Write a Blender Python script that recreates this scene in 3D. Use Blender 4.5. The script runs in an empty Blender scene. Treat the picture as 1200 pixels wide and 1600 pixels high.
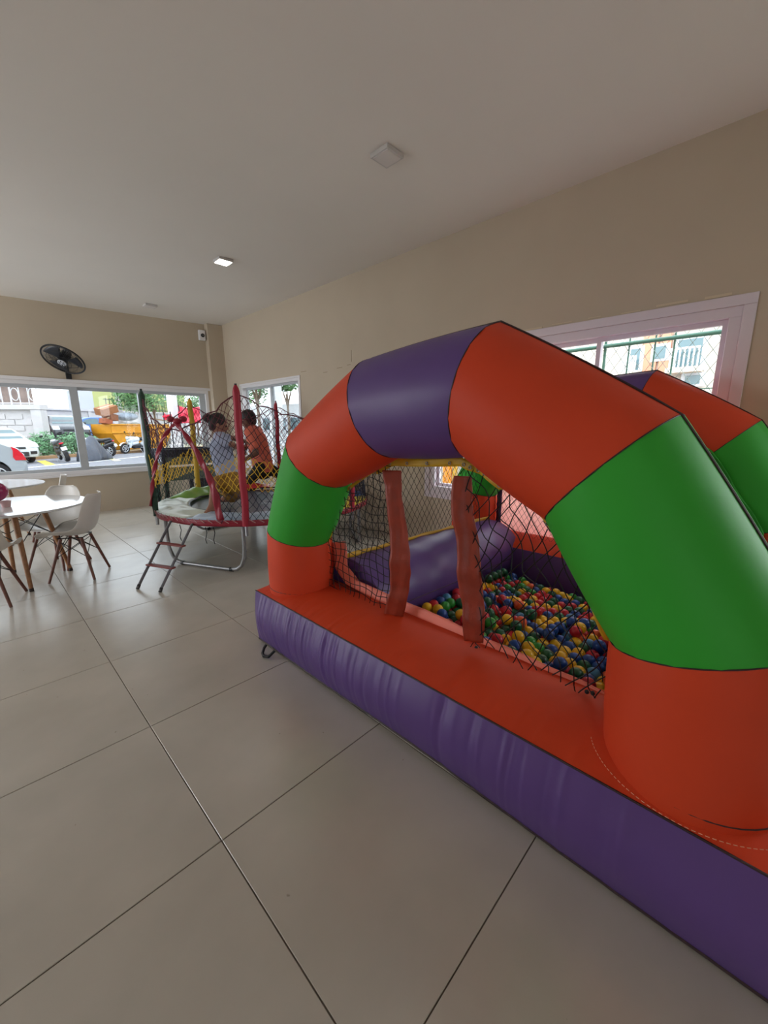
import bpy, bmesh, math, random
import numpy as np
from mathutils import Vector, Matrix

random.seed(7)
S = bpy.context.scene
COL = S.collection
PI = math.pi

# ------------------------------------------------------------------ camera
FPX = 624.0
CAM = Vector((0.0, 0.0, 1.4454))
YAW, PITCH, ROLL = math.radians(45.767), math.radians(12.1144), math.radians(-0.1866)
FW = Vector((math.sin(YAW) * math.cos(PITCH), math.cos(YAW) * math.cos(PITCH), -math.sin(PITCH)))
_r = Vector((math.cos(YAW), -math.sin(YAW), 0.0))
_u = _r.cross(FW)
RT = _r * math.cos(ROLL) + _u * math.sin(ROLL)
UP = -_r * math.sin(ROLL) + _u * math.cos(ROLL)
cd = bpy.data.cameras.new('camera')
cd.sensor_fit = 'HORIZONTAL'
cd.sensor_width = 36.0
cd.lens = FPX / 1200.0 * 36.0
cd.clip_start = 0.02
cd.clip_end = 300
cam = bpy.data.objects.new('camera', cd)
COL.objects.link(cam)
cam.matrix_world = Matrix(((RT.x, UP.x, -FW.x, CAM.x), (RT.y, UP.y, -FW.y, CAM.y), (RT.z, UP.z, -FW.z, CAM.z), (0, 0, 0, 1)))
S.camera = cam

# ------------------------------------------------------------------ sky and exposure
W = bpy.data.worlds.new('overcast_sky')
S.world = W
W.use_nodes = True
wn = W.node_tree
bg = wn.nodes['Background']
bg.inputs['Color'].default_value = (0.90, 0.95, 1.0, 1)
bg.inputs['Strength'].default_value = 4.5
S.view_settings.view_transform = 'Standard'
S.view_settings.look = 'None'
S.view_settings.gamma = 1.0
S.view_settings.use_curve_mapping = False
S.view_settings.exposure = 0.88
S.cycles.max_bounces = 10
S.cycles.diffuse_bounces = 6
S.cycles.transparent_max_bounces = 16
S.cycles.use_denoising = True


def portal(loc, size, direction):
    # sampling portal of a seen or added opening the daylight comes through (adds no light of its own)
    l = bpy.data.lights.new('window_portal', 'AREA')
    l.shape = 'RECTANGLE'
    l.size, l.size_y = size
    l.cycles.is_portal = True
    o = bpy.data.objects.new('window_portal', l)
    COL.objects.link(o)
    o.location = loc
    o.rotation_euler = Vector(direction).to_track_quat('-Z', 'Z').to_euler()
    return o


XW, YW = 3.85, 8.33                       # right wall and back wall planes
XL, YF = -4.6, -3.6                       # left wall and the wall behind the camera
portal((XW + .08, 1.64, 1.46), (1.5, 2.6), (-1, 0, 0))
portal((XW + .08, 6.62, 1.45), (1.5, 1.9), (-1, 0, 0))
portal((0.6, YW + .08, 1.41), (5.7, 1.45), (0, -1, 0))
portal((-2.9, YF - .08, 1.4), (.8, 2.7), (0, 1, 0))
portal((XW + .08, -2.2, 1.35), (2.2, 2.6), (-1, 0, 0))
portal((XL - .08, 6.5, 1.45), (2.85, 3.0), (1, 0, 0))


# ------------------------------------------------------------------ pixel -> world on a known plane
def ray(x, y):
    return FW + RT * ((x - 600) / FPX) - UP * ((y - 800) / FPX)


def at_z(x, y, z=0.0):
    d = ray(x, y)
    return CAM + d * ((z - CAM.z) / d.z)


def at_x(x, y, X):
    d = ray(x, y)
    return CAM + d * (X / d.x)


def at_y(x, y, Y):
    d = ray(x, y)
    return CAM + d * (Y / d.y)


def at_d(x, y, dd):
    return CAM + ray(x, y) * dd


# ------------------------------------------------------------------ materials
def lin(c):
    return tuple(((v / 255.0) / 12.92 if v / 255.0 <= .04045 else ((v / 255.0 + .055) / 1.055) ** 2.4) for v in c) + (1.0,)


MATS = {}


def mat(name, rgb, rough=.5, metal=0.0, spec=.5, noise=0.0, nscale=8.0, bump=0.0, bscale=20.0, bdist=.01, emit=0.0, coat=0.0, sub=0.0, trans=0.0):
    if name in MATS:
        return MATS[name]
    m = bpy.data.materials.new(name)
    m.use_nodes = True
    nt = m.node_tree
    b = nt.nodes['Principled BSDF']
    c = lin(rgb)
    b.inputs['Base Color'].default_value = c
    b.inputs['Roughness'].default_value = rough
    b.inputs['Metallic'].default_value = metal
    b.inputs['Specular IOR Level'].default_value = spec
    if coat:
        b.inputs['Coat Weight'].default_value = coat
        b.inputs['Coat Roughness'].default_value = .08
    if emit:
        b.inputs['Emission Color'].default_value = c
        b.inputs['Emission Strength'].default_value = emit
    if noise or bump:
        tc = nt.nodes.new('ShaderNodeTexCoord')
    if noise:
        n = nt.nodes.new('ShaderNodeTexNoise')
        n.inputs['Scale'].default_value = nscale
        n.inputs['Detail'].default_value = 6
        nt.links.new(tc.outputs['Object'], n.inputs['Vector'])
        r = nt.nodes.new('ShaderNodeValToRGB')
        r.color_ramp.elements[0].position = .3
        r.color_ramp.elements[1].position = .7
        r.color_ramp.elements[0].color = tuple(max(0, v * (1 - noise)) for v in c[:3]) + (1,)
        r.color_ramp.elements[1].color = tuple(min(1, v * (1 + noise)) for v in c[:3]) + (1,)
        nt.links.new(n.outputs['Fac'], r.inputs['Fac'])
        nt.links.new(r.outputs['Color'], b.inputs['Base Color'])
    if bump:
        n2 = nt.nodes.new('ShaderNodeTexNoise')
        n2.inputs['Scale'].default_value = bscale
        n2.inputs['Detail'].default_value = 3
        nt.links.new(tc.outputs['Object'], n2.inputs['Vector'])
        bp = nt.nodes.new('ShaderNodeBump')
        bp.inputs['Strength'].default_value = bump
        bp.inputs['Distance'].default_value = bdist
        nt.links.new(n2.outputs['Fac'], bp.inputs['Height'])
        nt.links.new(bp.outputs['Normal'], b.inputs['Normal'])
    MATS[name] = m
    return m


def glass_mat(name, tint, refl=.05):
    m = bpy.data.materials.new(name)
    m.use_nodes = True
    nt = m.node_tree
    nt.nodes.remove(nt.nodes['Principled BSDF'])
    t = nt.nodes.new('ShaderNodeBsdfTransparent')
    t.inputs['Color'].default_value = tint + (1,)
    g = nt.nodes.new('ShaderNodeBsdfGlossy')
    g.inputs['Roughness'].default_value = .02
    mx = nt.nodes.new('ShaderNodeMixShader')
    mx.inputs['Fac'].default_value = refl
    nt.links.new(t.outputs[0], mx.inputs[1])
    nt.links.new(g.outputs[0], mx.inputs[2])
    nt.links.new(mx.outputs[0], nt.nodes['Material Output'].inputs['Surface'])
    MATS[name] = m
    return m


# ------------------------------------------------------------------ mesh builder
ORG = {}


class MB:
    def __init__(self):
        self.v, self.f, self.mi = [], [], []

    def add(self, verts, faces):
        o = len(self.v)
        self.v += [tuple(p) for p in verts]
        self.f += [tuple(i + o for i in f) for f in faces]
        return self

    def box(self, c, s, R=None):
        c = Vector(c)
        vs = []
        for dz in (-.5, .5):
            for dx, dy in ((-.5, -.5), (.5, -.5), (.5, .5), (-.5, .5)):
                p = Vector((dx * s[0], dy * s[1], dz * s[2]))
                if R is not None:
                    p = R @ p
                vs.append(c + p)
        return self.add(vs, [(3, 2, 1, 0), (4, 5, 6, 7), (0, 1, 5, 4), (1, 2, 6, 5), (2, 3, 7, 6), (3, 0, 4, 7)])

    def b2(self, lo, hi):
        return self.box([(a + b) / 2 for a, b in zip(lo, hi)], [b - a for a, b in zip(lo, hi)])

    def tube(self, path, r, n=8, closed=False, caps=True, start=None):
        P = [Vector(p) for p in path]
        m = len(P)
        rr = r if isinstance(r, (list, tuple)) else [r] * m
        T = []
        for i in range(m):
            if closed:
                d = P[(i + 1) % m] - P[i - 1]
            else:
                d = P[min(i + 1, m - 1)] - P[max(i - 1, 0)]
            T.append(d.normalized() if d.length > 1e-9 else Vector((0, 0, 1)))
        a = start or (Vector((0, 0, 1)) if abs(T[0].z) < .9 else Vector((1, 0, 0)))
        u = T[0].cross(Vector(a))
        if u.length < 1e-6:
            u = T[0].orthogonal()
        u.normalize()
        vs = []
        for i in range(m):
            u = (u - T[i] * u.dot(T[i]))
            if u.length < 1e-6:
                u = T[i].orthogonal()
            u.normalize()
            w = T[i].cross(u)
            for k in range(n):
                t = 2 * PI * k / n
                vs.append(P[i] + (u * math.cos(t) + w * math.sin(t)) * rr[i])
        fs = []
        for i in range(m if closed else m - 1):
            j = (i + 1) % m
            for k in range(n):
                l = (k + 1) % n
                fs.append((i * n + k, i * n + l, j * n + l, j * n + k))
        if caps and not closed:
            fs.append(tuple(range(n - 1, -1, -1)))
            fs.append(tuple((m - 1) * n + k for k in range(n)))
        return self.add(vs, fs)

    def grid(self, fn, nu, nv, cu=False, cv=False):
        vs = []
        for i in range(nu):
            for j in range(nv):
                vs.append(fn(i / (nu if cu else nu - 1), j / (nv if cv else nv - 1)))
        fs = []
        for i in range(nu if cu else nu - 1):
            for j in range(nv if cv else nv - 1):
                a, b = (i + 1) % nu, (j + 1) % nv
                fs.append((i * nv + j, a * nv + j, a * nv + b, i * nv + b))
        return self.add(vs, fs)

    def lathe(self, prof, n=24, c=(0, 0, 0), M=None):
        # profile of (radius, height) pairs about local z; closed at both ends
        M = M or Matrix.Identity(3)
        c = Vector(c)
        vs, fs = [], []
        for r, z in prof:
            for k in range(n):
                t = 2 * PI * k / n
                vs.append(c + M @ Vector((r * math.cos(t), r * math.sin(t), z)))
        for i in range(len(prof) - 1):
            for k in range(n):
                l = (k + 1) % n
                fs.append((i * n + k, i * n + l, (i + 1) * n + l, (i + 1) * n + k))
        fs.append(tuple(range(n - 1, -1, -1)))
        fs.append(tuple((len(prof) - 1) * n + k for k in range(n)))
        return self.add(vs, fs)

    def ball(self, c, r, nu=12, nv=8, M=None):
        r = (r, r, r) if not isinstance(r, (tuple, list)) else r
        c = Vector(c)
        M = M or Matrix.Identity(3)
        vs = [c + M @ Vector((0, 0, -r[2]))]
        for j in range(1, nv):
            p = -PI / 2 + PI * j / nv
            for i in range(nu):
                t = 2 * PI * i / nu
                vs.append(c + M @ Vector((r[0] * math.cos(p) * math.cos(t), r[1] * math.cos(p) * math.sin(t), r[2] * math.sin(p))))
        vs.append(c + M @ Vector((0, 0, r[2])))
        fs = []
        for i in range(nu):
            fs.append((0, 1 + (i + 1) % nu, 1 + i))
        for j in range(nv - 2):
            for i in range(nu):
                a, b = 1 + j * nu, 1 + (j + 1) * nu
                fs.append((a + i, a + (i + 1) % nu, b + (i + 1) % nu, b + i))
        e = len(vs) - 1
        a = 1 + (nv - 2) * nu
        for i in range(nu):
            fs.append((a + i, a + (i + 1) % nu, e))
        return self.add(vs, fs)

    def limb(self, a, b, ra, rb, n=12):
        a, b = Vector(a), Vector(b)
        d = (b - a)
        L = d.length
        d.normalize()
        path, rad = [], []
        for k in range(5):
            t = PI / 2 * k / 4
            path.append(a - d * ra * math.cos(t)); rad.append(max(ra * math.sin(t), .0015))
        for k in range(5):
            t = PI / 2 * (1 - k / 4)
            path.append(b + d * rb * math.cos(t)); rad.append(max(rb * math.sin(t), .0015))
        return self.tube(path, rad, n)

    def extrude(self, poly, fn0, fn1):
        n = len(poly)
        vs = [fn0(p) for p in poly] + [fn1(p) for p in poly]
        fs = [tuple(range(n - 1, -1, -1)), tuple(range(n, 2 * n))]
        for i in range(n):
            j = (i + 1) % n
            fs.append((i, j, n + j, n + i))
        return self.add(vs, fs)

    def strand(self, a, b, r, n=3):
        a, b = Vector(a), Vector(b)
        d = b - a
        if d.length < 1e-6:
            return self
        u = d.orthogonal().normalized() * r
        w = d.normalized().cross(u)
        vs = []
        for p in (a, b):
            for k in range(n):
                t = 2 * PI * k / n
                vs.append(p + u * math.cos(t) + w * math.sin(t))
        return self.add(vs, [(k, (k + 1) % n, n + (k + 1) % n, n + k) for k in range(n)])

    def xf(self, M):
        self.v = [tuple(M @ Vector(p)) for p in self.v]
        return self

    def mesh(self, name, m, smooth=True, angle=40, off=None):
        me = bpy.data.meshes.new(name)
        vs = self.v if off is None else [(p[0] - off.x, p[1] - off.y, p[2] - off.z) for p in self.v]
        me.from_pydata(vs, [], self.f)
        bm = bmesh.new()
        bm.from_mesh(me)
        bmesh.ops.recalc_face_normals(bm, faces=bm.faces)
        bm.to_mesh(me)
        bm.free()
        if m is not None:
            me.materials.append(m)
        if smooth:
            me.polygons.foreach_set('use_smooth', [True] * len(me.polygons))
            me.set_sharp_from_angle(angle=math.radians(angle))
        me.update()
        return me

    def build(self, name, m, parent=None, smooth=True, angle=40, label=None, kind=None):
        off = ORG.get(parent.name) if parent is not None else None
        o = bpy.data.objects.new(name, self.mesh(name, m, smooth, angle, off))
        COL.objects.link(o)
        if parent is not None:
            o.parent = parent
            if parent.name in ORG:
                ORG[o.name] = ORG[parent.name]
        if label:
            o['label'] = label
        if kind:
            o['kind'] = kind
        return o


def thing(name, label, cat, loc=(0, 0, 0), group=None, kind=None):
    o = bpy.data.objects.new(name, None)
    COL.objects.link(o)
    o.empty_display_size = .1
    o.location = loc
    ORG[o.name] = Vector(loc)
    if label:
        o['label'] = label
    if cat:
        o['category'] = cat
    if group:
        o['group'] = group
    if kind:
        o['kind'] = kind
    return o


def tag(o, label, cat, group=None, kind=None):
    o['label'] = label
    o['category'] = cat
    if group:
        o['group'] = group
    if kind:
        o['kind'] = kind
    return o


def struct(o):
    o['kind'] = 'structure'
    return o


def inst(src, name, parent, loc, rot=(0, 0, 0), scale=None):
    # another object sharing the mesh of src, placed in world coordinates under an unrotated parent
    o = bpy.data.objects.new(name, src)
    COL.objects.link(o)
    o.parent = parent
    off = ORG.get(parent.name, Vector()) if parent is not None else Vector()
    o.location = Vector(loc) - off
    o.rotation_euler = rot
    if scale:
        o.scale = scale
    if parent is not None:
        ORG[o.name] = Vector(loc)
    return o


def copy_tree(o, parent=None):
    c = o.copy()
    COL.objects.link(c)
    if parent is not None:
        c.parent = parent
    for ch in list(o.children):
        copy_tree(ch, c)
    return c


def solid(o, t, off=0):
    m = o.modifiers.new('solid', 'SOLIDIFY')
    m.thickness = t
    m.offset = off
    return o


def bevel(o, w, seg=2):
    m = o.modifiers.new('bevel', 'BEVEL')
    m.width = w
    m.segments = seg
    m.limit_method = 'ANGLE'
    return o


def inside(p, poly):
    x, y = p
    r = False
    n = len(poly)
    for i in range(n):
        x1, y1 = poly[i]
        x2, y2 = poly[(i + 1) % n]
        if (y1 > y) != (y2 > y) and x < (x2 - x1) * (y - y1) / (y2 - y1) + x1:
            r = not r
    return r


# palette
M_WALL = mat('wall_paint', (188, 174, 154), .75, noise=.04, nscale=1.3, bump=.05, bscale=90, bdist=.002)
M_CEIL = mat('ceiling_paint', (226, 221, 215), .8, noise=.02, nscale=1.0)
M_WHITE = mat('white_frame', (226, 224, 226), .35)
M_GREYFR = mat('grey_sash', (176, 180, 184), .35)
M_ORANGE = mat('orange_vinyl', (206, 66, 32), .56, spec=.3, noise=.05, nscale=3, bump=.12, bscale=14, bdist=.01)
M_PURPLE = mat('purple_vinyl', (90, 64, 126), .42, spec=.42, noise=.05, nscale=3, bump=.12, bscale=14, bdist=.01)
M_GREEN = mat('green_vinyl', (48, 160, 48), .56, spec=.3, noise=.05, nscale=3, bump=.12, bscale=14, bdist=.01)
M_ORANGE_BACKLIT = mat('coral_vinyl', (238, 128, 108), .5, noise=.05, nscale=6, bump=.2, bscale=30)  # orange vinyl with the light from behind put into its colour
M_YELLOW = mat('yellow_trim', (196, 154, 26), .5, noise=.1, nscale=12, bump=.2, bscale=30)
M_STRAP = mat('rust_vinyl_strap', (146, 54, 34), .45, noise=.15, nscale=14, bump=.4, bscale=24)
M_SEAM = mat('dark_seam', (46, 22, 26), .6)
M_BLACK = mat('black_cord', (18, 18, 22), .6)
M_BLACKP = mat('black_plastic', (22, 23, 27), .4)
M_STEEL = mat('galvanised_steel', (150, 150, 152), .35, metal=.7)
M_GLASS = glass_mat('window_glass', (.64, .66, .67), .025)
M_GLASS3 = glass_mat('clear_glass', (.90, .91, .91), .03)
# ------------------------------------------------------------------ room shell
HC = 3.40
CS = .03                                   # slight fall of the ceiling


def ceil_z(x):
    return HC + CS * (x - XW)


def wall_boxes(mb, P, h0, h1, z0, z1, holes, t=.15):
    hs = sorted({h0, h1, *[a for q in holes for a in q[:2]]})
    zs = sorted({z0, z1, *[a for q in holes for a in q[2:4]]})
    for i in range(len(hs) - 1):
        run = None
        for j in range(len(zs) - 1):
            ch, cz = (hs[i] + hs[i + 1]) / 2, (zs[j] + zs[j + 1]) / 2
            hole = any(q[0] < ch < q[1] and q[2] < cz < q[3] for q in holes)
            if not hole:
                if run is None:
                    run = zs[j]
            if run is not None and (hole or j == len(zs) - 2):
                top = zs[j] if hole else zs[j + 1]
                a, b = P(hs[i], 0, run), P(hs[i + 1], t, top)
                mb.b2([min(x, y) for x, y in zip(a, b)], [max(x, y) for x, y in zip(a, b)])
                run = None


PX = lambda h, d, z: (XW + d, h, z)
PY = lambda h, d, z: (h, YW + d, z)
PL = lambda h, d, z: (XL - d, h, z)
PF = lambda h, d, z: (h, YF - d, z)
mb = MB(); wall_boxes(mb, PX, YF - .15, YW + .15, -.1, 3.62, [(-3.3, -1.1, .05, 2.65), (.30, 2.97, .67, 2.25), (5.63, 7.60, .67, 2.215)])  # first opening is unseen, added to light the right flank of the arch
struct(mb.build('wall_right', M_WALL, smooth=False))
mb = MB(); wall_boxes(mb, PY, XL - .15, XW, -.1, 3.62, [(-2.2, 3.515, .68, 2.146)])
struct(mb.build('wall_back', M_WALL, smooth=False))
mb = MB(); wall_boxes(mb, PL, YF - .15, YW, -.1, 3.62, [(5.0, 8.0, .05, 2.9)])  # unseen opening added to bring more daylight in from the left
struct(mb.build('wall_left', M_WALL, smooth=False))
mb = MB(); wall_boxes(mb, PF, XL, XW, -.1, 3.62, [(-3.3, -2.5, .05, 2.75)])  # unseen opening added to brighten the floor near the camera
struct(mb.build('wall_front', M_WALL, smooth=False))
mb = MB().extrude([(XL, ceil_z(XL)), (XW, ceil_z(XW)), (XW, 3.7), (XL, 3.7)], lambda p: (p[0], YF, p[1]), lambda p: (p[0], YW, p[1]))
struct(mb.build('ceiling', M_CEIL, smooth=False))
mb = MB().b2((3.555, 8.19, 0), (XW, YW, ceil_z(3.55)))
o = struct(mb.build('trim_1', M_WALL, smooth=False)); o['label'] = 'beige corner pillar between the two walls'

# floor of big porcelain tiles, each a piece of its own
fl = struct(MB().b2((XL, YF, -.12), (XW, YW, -.0035)).build('floor', mat('grout', (92, 84, 74), .8), smooth=False))
TS, OX, OY, GAP = .8, .4162, 1.2204, .0036


def tile_material():
    m = mat('porcelain_tile', (188, 178, 162), .27, spec=.9)
    nt = m.node_tree
    b = nt.nodes['Principled BSDF']
    g = nt.nodes.new('ShaderNodeNewGeometry')
    n = nt.nodes.new('ShaderNodeTexNoise'); n.inputs['Scale'].default_value = 2.2; n.inputs['Detail'].default_value = 8
    nt.links.new(g.outputs['Position'], n.inputs['Vector'])
    r = nt.nodes.new('ShaderNodeValToRGB')
    r.color_ramp.elements[0].position, r.color_ramp.elements[1].position = .3, .72
    r.color_ramp.elements[0].color, r.color_ramp.elements[1].color = lin((180, 174, 163)), lin((196, 189, 178))
    nt.links.new(n.outputs['Fac'], r.inputs['Fac'])
    sp = nt.nodes.new('ShaderNodeTexNoise'); sp.inputs['Scale'].default_value = 26; sp.inputs['Detail'].default_value = 2
    nt.links.new(g.outputs['Position'], sp.inputs['Vector'])
    sr = nt.nodes.new('ShaderNodeValToRGB')
    sr.color_ramp.elements[0].position, sr.color_ramp.elements[1].position = .20, .24
    sr.color_ramp.elements[0].color, sr.color_ramp.elements[1].color = (.55, .5, .45, 1), (1, 1, 1, 1)
    nt.links.new(sp.outputs['Fac'], sr.inputs['Fac'])
    mx = nt.nodes.new('ShaderNodeMixRGB'); mx.blend_type = 'MULTIPLY'; mx.inputs['Fac'].default_value = 1
    nt.links.new(r.outputs['Color'], mx.inputs[1]); nt.links.new(sr.outputs['Color'], mx.inputs[2])
    nt.links.new(mx.outputs['Color'], b.inputs['Base Color'])
    w = nt.nodes.new('ShaderNodeTexNoise'); w.inputs['Scale'].default_value = 5.0; w.inputs['Detail'].default_value = 2
    nt.links.new(g.outputs['Position'], w.inputs['Vector'])
    bp = nt.nodes.new('ShaderNodeBump'); bp.inputs['Strength'].default_value = .05; bp.inputs['Distance'].default_value = .02
    nt.links.new(w.outputs['Fac'], bp.inputs['Height']); nt.links.new(bp.outputs['Normal'], b.inputs['Normal'])
    return m


M_TILE = tile_material()
tile_cache = {}
i0, i1 = math.floor((XL - OX) / TS), math.ceil((XW - OX) / TS)
j0, j1 = math.floor((YF - OY) / TS), math.ceil((YW - OY) / TS)
for i in range(i0, i1):
    for j in range(j0, j1):
        xa, xb = max(OX + i * TS, XL) + GAP / 2, min(OX + (i + 1) * TS, XW) - GAP / 2
        ya, yb = max(OY + j * TS, YF) + GAP / 2, min(OY + (j + 1) * TS, YW) - GAP / 2
        if xb - xa < .03 or yb - ya < .03:
            continue
        key = (round(xb - xa, 3), round(yb - ya, 3))
        if key not in tile_cache:
            x, y, e = key[0] / 2, key[1] / 2, .0015
            t = MB().add([(-x, -y, -.0035), (x, -y, -.0035), (x, y, -.0035), (-x, y, -.0035),
                          (-x, -y, -e), (x, -y, -e), (x, y, -e), (-x, y, -e),
                          (-x + e, -y + e, 0), (x - e, -y + e, 0), (x - e, y - e, 0), (-x + e, y - e, 0)],
                         [(3, 2, 1, 0), (8, 9, 10, 11)] + [(k, (k + 1) % 4, (k + 1) % 4 + 4, k + 4) for k in range(4)] + [(k + 4, (k + 1) % 4 + 4, (k + 1) % 4 + 8, k + 8) for k in range(4)])
            tile_cache[key] = t.mesh('tile', M_TILE, smooth=False)
        inst(tile_cache[key], 'tile', fl, ((xa + xb) / 2, (ya + yb) / 2, 0))


# windows: frame, sashes, panes and inner trim
def window(n, P, h0, h1, z0, z1, splits, trim=.05, fw=.045, sw=.035, handle=None, mfr=None, d0=.0, msash=None, sv=None, mglass=None):
    mfr = mfr or M_WHITE
    msash = msash or M_GREYFR
    sv = sv or sw
    w = thing('window_%d' % n, None, None, P((h0 + h1) / 2, .05, z0), kind='structure')

    def bar(mb, a, b, za, zb, da, db):
        p, q = P(a, da, za), P(b, db, zb)
        mb.b2([min(x, y) for x, y in zip(p, q)], [max(x, y) for x, y in zip(p, q)])
    mb = MB()
    bar(mb, h0, h1, z0, z0 + fw, d0, .13); bar(mb, h0, h1, z1 - fw, z1, d0, .13)
    bar(mb, h0, h0 + fw, z0 + fw, z1 - fw, d0, .13); bar(mb, h1 - fw, h1, z0 + fw, z1 - fw, d0, .13)
    bevel(mb.build('window_frame', mfr, w, smooth=False), .003)
    if trim:
        mb = MB(); e = .014
        bar(mb, h0 - trim, h1 + trim, z1, z1 + trim, -e, -.0006); bar(mb, h0 - trim, h1 + trim, z0 - trim, z0, -e, -.0006)
        bar(mb, h0 - trim, h0, z0, z1, -e, -.0006); bar(mb, h1, h1 + trim, z0, z1, -e, -.0006)
        bevel(mb.build('window_trim', mfr, w, smooth=False), .004)
    edges = [h0 + fw] + list(splits) + [h1 - fw]
    for k in range(len(edges) - 1):
        a, b = edges[k] - (sw / 2 if k else 0), edges[k + 1] + (sw / 2 if k < len(edges) - 2 else 0)
        da = .05 if k % 2 == 0 else .085
        mb = MB()
        za, zb = z0 + fw, z1 - fw
        bar(mb, a, b, za, za + sv, da, da + .03); bar(mb, a, b, zb - sv, zb, da, da + .03)
        bar(mb, a, a + sw, za + sv, zb - sv, da, da + .03); bar(mb, b - sw, b, za + sv, zb - sv, da, da + .03)
        s = mb.build('sash', msash, w, smooth=False)
        mb = MB(); bar(mb, a + sw, b - sw, za + sv, zb - sv, da + .012, da + .017)
        mb.build('pane', mglass or M_GLASS, s, smooth=False)
        if handle:
            mb = MB(); bar(mb, b - sw + .008, b - .01, (za + zb) / 2 - .06, (za + zb) / 2 + .06, da - .02, da)
            mb.build('latch', M_WHITE, s, smooth=False)
    return w


window(1, PY, -2.2, 3.515, .68, 2.146, [-1.0, .17, 1.335, 2.32], trim=.0, fw=.055, sw=.11, sv=.05, mfr=M_WHITE)
window(2, PX, 5.63, 7.60, .67, 2.215, [6.60], trim=.03)
window(3, PX, .30, 2.97, .67, 2.25, [1.22, 2.1], trim=.07, fw=.07, mglass=M_GLASS3, msash=mat('lilac_white_frame', (214, 204, 214), .4), mfr=mat('lilac_frame', (216, 208, 216), .4))
# torn plaster strip above the near window
mb = MB()
for k in range(9):
    y = .36 + k * .27
    mb.box((XW - .003, y + .09, 2.335 + .006 * math.sin(k * 2.3)), (.005, .15 + .05 * math.sin(k * 1.7), .012 + .006 * math.cos(k)))
o = struct(mb.build('trim_2', mat('chipped_plaster', (205, 190, 165), .9), smooth=False))
# sill ledge of the back window
o = struct(bevel(MB().b2((-2.2, YW - .03, .645), (3.515, YW - .001, .679)).build('trim_3', M_WHITE, smooth=False), .004))
o['label'] = 'white ledge under the long back window'
o = struct(bevel(MB().b2((-2.25, YW - .02, 2.147), (3.56, YW - .001, 2.20)).build('trim_4', M_WHITE, smooth=False), .004))
o['label'] = 'white head trim above the long back window'
# small plaster scars on the right wall
mb = MB()
for y, z, l in ((4.95, 2.23, .10), (4.62, 2.26, .12), (4.42, 2.28, .07), (5.5, 2.29, .14)):
    mb.box((XW - .0015, y, z), (.002, l, .006))
for z0 in (2.42, 2.36):
    mb.box((XW - .0015, 4.36, z0), (.002, .006, .09))
struct(mb.build('trim_5', mat('plaster_scar', (140, 124, 100), .9), smooth=False))


# ceiling lamps
def ceiling_lamp(x, y, lit, label):
    z = ceil_z(x)
    t = thing('ceiling_lamp', label, 'ceiling lamp', (x, y, z), group='square surface lamps on the ceiling')
    h = .085
    mb = MB()
    mb.b2((x - h, y - h, z - .032), (x - h + .012, y + h, z - .003)); mb.b2((x + h - .012, y - h, z - .032), (x + h, y + h, z - .003))
    mb.b2((x - h + .012, y - h, z - .032), (x + h - .012, y - h + .012, z - .003)); mb.b2((x - h + .012, y + h - .012, z - .032), (x + h - .012, y + h, z - .003))
    mb.b2((x - h + .012, y - h + .012, z - .012), (x + h - .012, y + h - .012, z - .003))
    bevel(mb.build('housing', mat('lamp_housing', (196, 192, 190), .4), t, smooth=False), .002)
    d = bevel(MB().b2((x - h + .013, y - h + .013, z - .035), (x + h - .013, y + h - .013, z - .013)).build('diffuser', mat('lit_diffuser', (255, 250, 238), .5, emit=14.0) if lit else mat('unlit_diffuser', (214, 208, 206), .35), t, smooth=False), .004)
    if not lit:
        mb = MB()
        for k, s in ((-.018, .010), (.004, .006), (.026, .011)):
            mb.box((x + h + .0008, y + k, z - .017), (.0016, s, .010))
        mb.build('vent_slot', M_BLACKP, t, smooth=False)
    return t


ceiling_lamp(2.41, 2.305, False, 'nearest of the square ceiling lamps, unlit, above the inflatable arch')
ceiling_lamp(2.41, 4.96, True, 'only glowing square ceiling lamp, the middle one of the row')
ceiling_lamp(2.37, 7.52, False, 'farthest square ceiling lamp, unlit, close to the back wall')


# oscillating wall fan
fc = at_y(99, 562, 7.98)
t = thing('wall_fan', 'black round wall fan tilted down above the back window', 'fan', fc)
v = (fc - CAM).normalized()
xax = (RT * .90 - UP * .44); xax = (xax - v * xax.dot(v)).normalized()
down = v.cross(xax)
down = down if down.z < 0 else -down
nrm = (-v * .60 + down * .80).normalized()
yax = nrm.cross(xax).normalized()
MF = Matrix((xax, yax, nrm)).transposed()
RF = .275
mb = MB()
mb.tube([fc + MF @ Vector((RF * math.cos(a), RF * math.sin(a), 0)) for a in [2 * PI * k / 48 for k in range(48)]], .012, 8, closed=True)
mb.build('guard_rim', M_BLACKP, t)
mb = MB()
for k in range(60):
    a = 2 * PI * k / 60
    for sgn in (1, -1):
        pts = [fc + MF @ Vector((r * math.cos(a + .25 * (RF - r) / RF), r * math.sin(a + .25 * (RF - r) / RF), sgn * (.065 * (1 - (r / RF) ** 3)))) for r in (.055, .11, .17, .23, RF)]
        for p, q in zip(pts, pts[1:]):
            mb.strand(p, q, .0022)
for r in (.12, .2):
    for sgn in (1, -1):
        mb.tube([fc + MF @ Vector((r * math.cos(a), r * math.sin(a), sgn * .065 * (1 - (r / RF) ** 3))) for a in [2 * PI * k / 40 for k in range(40)]], .003, 4, closed=True)
g = mb.build('wire_guard', M_BLACKP, t); g['kind'] = 'stuff'
mb = MB().lathe([(.03, -.02), (.05, 0), (.05, .03), (.02, .045)], 20, fc, MF)
mb.build('blade_hub', M_BLACKP, t)
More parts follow.
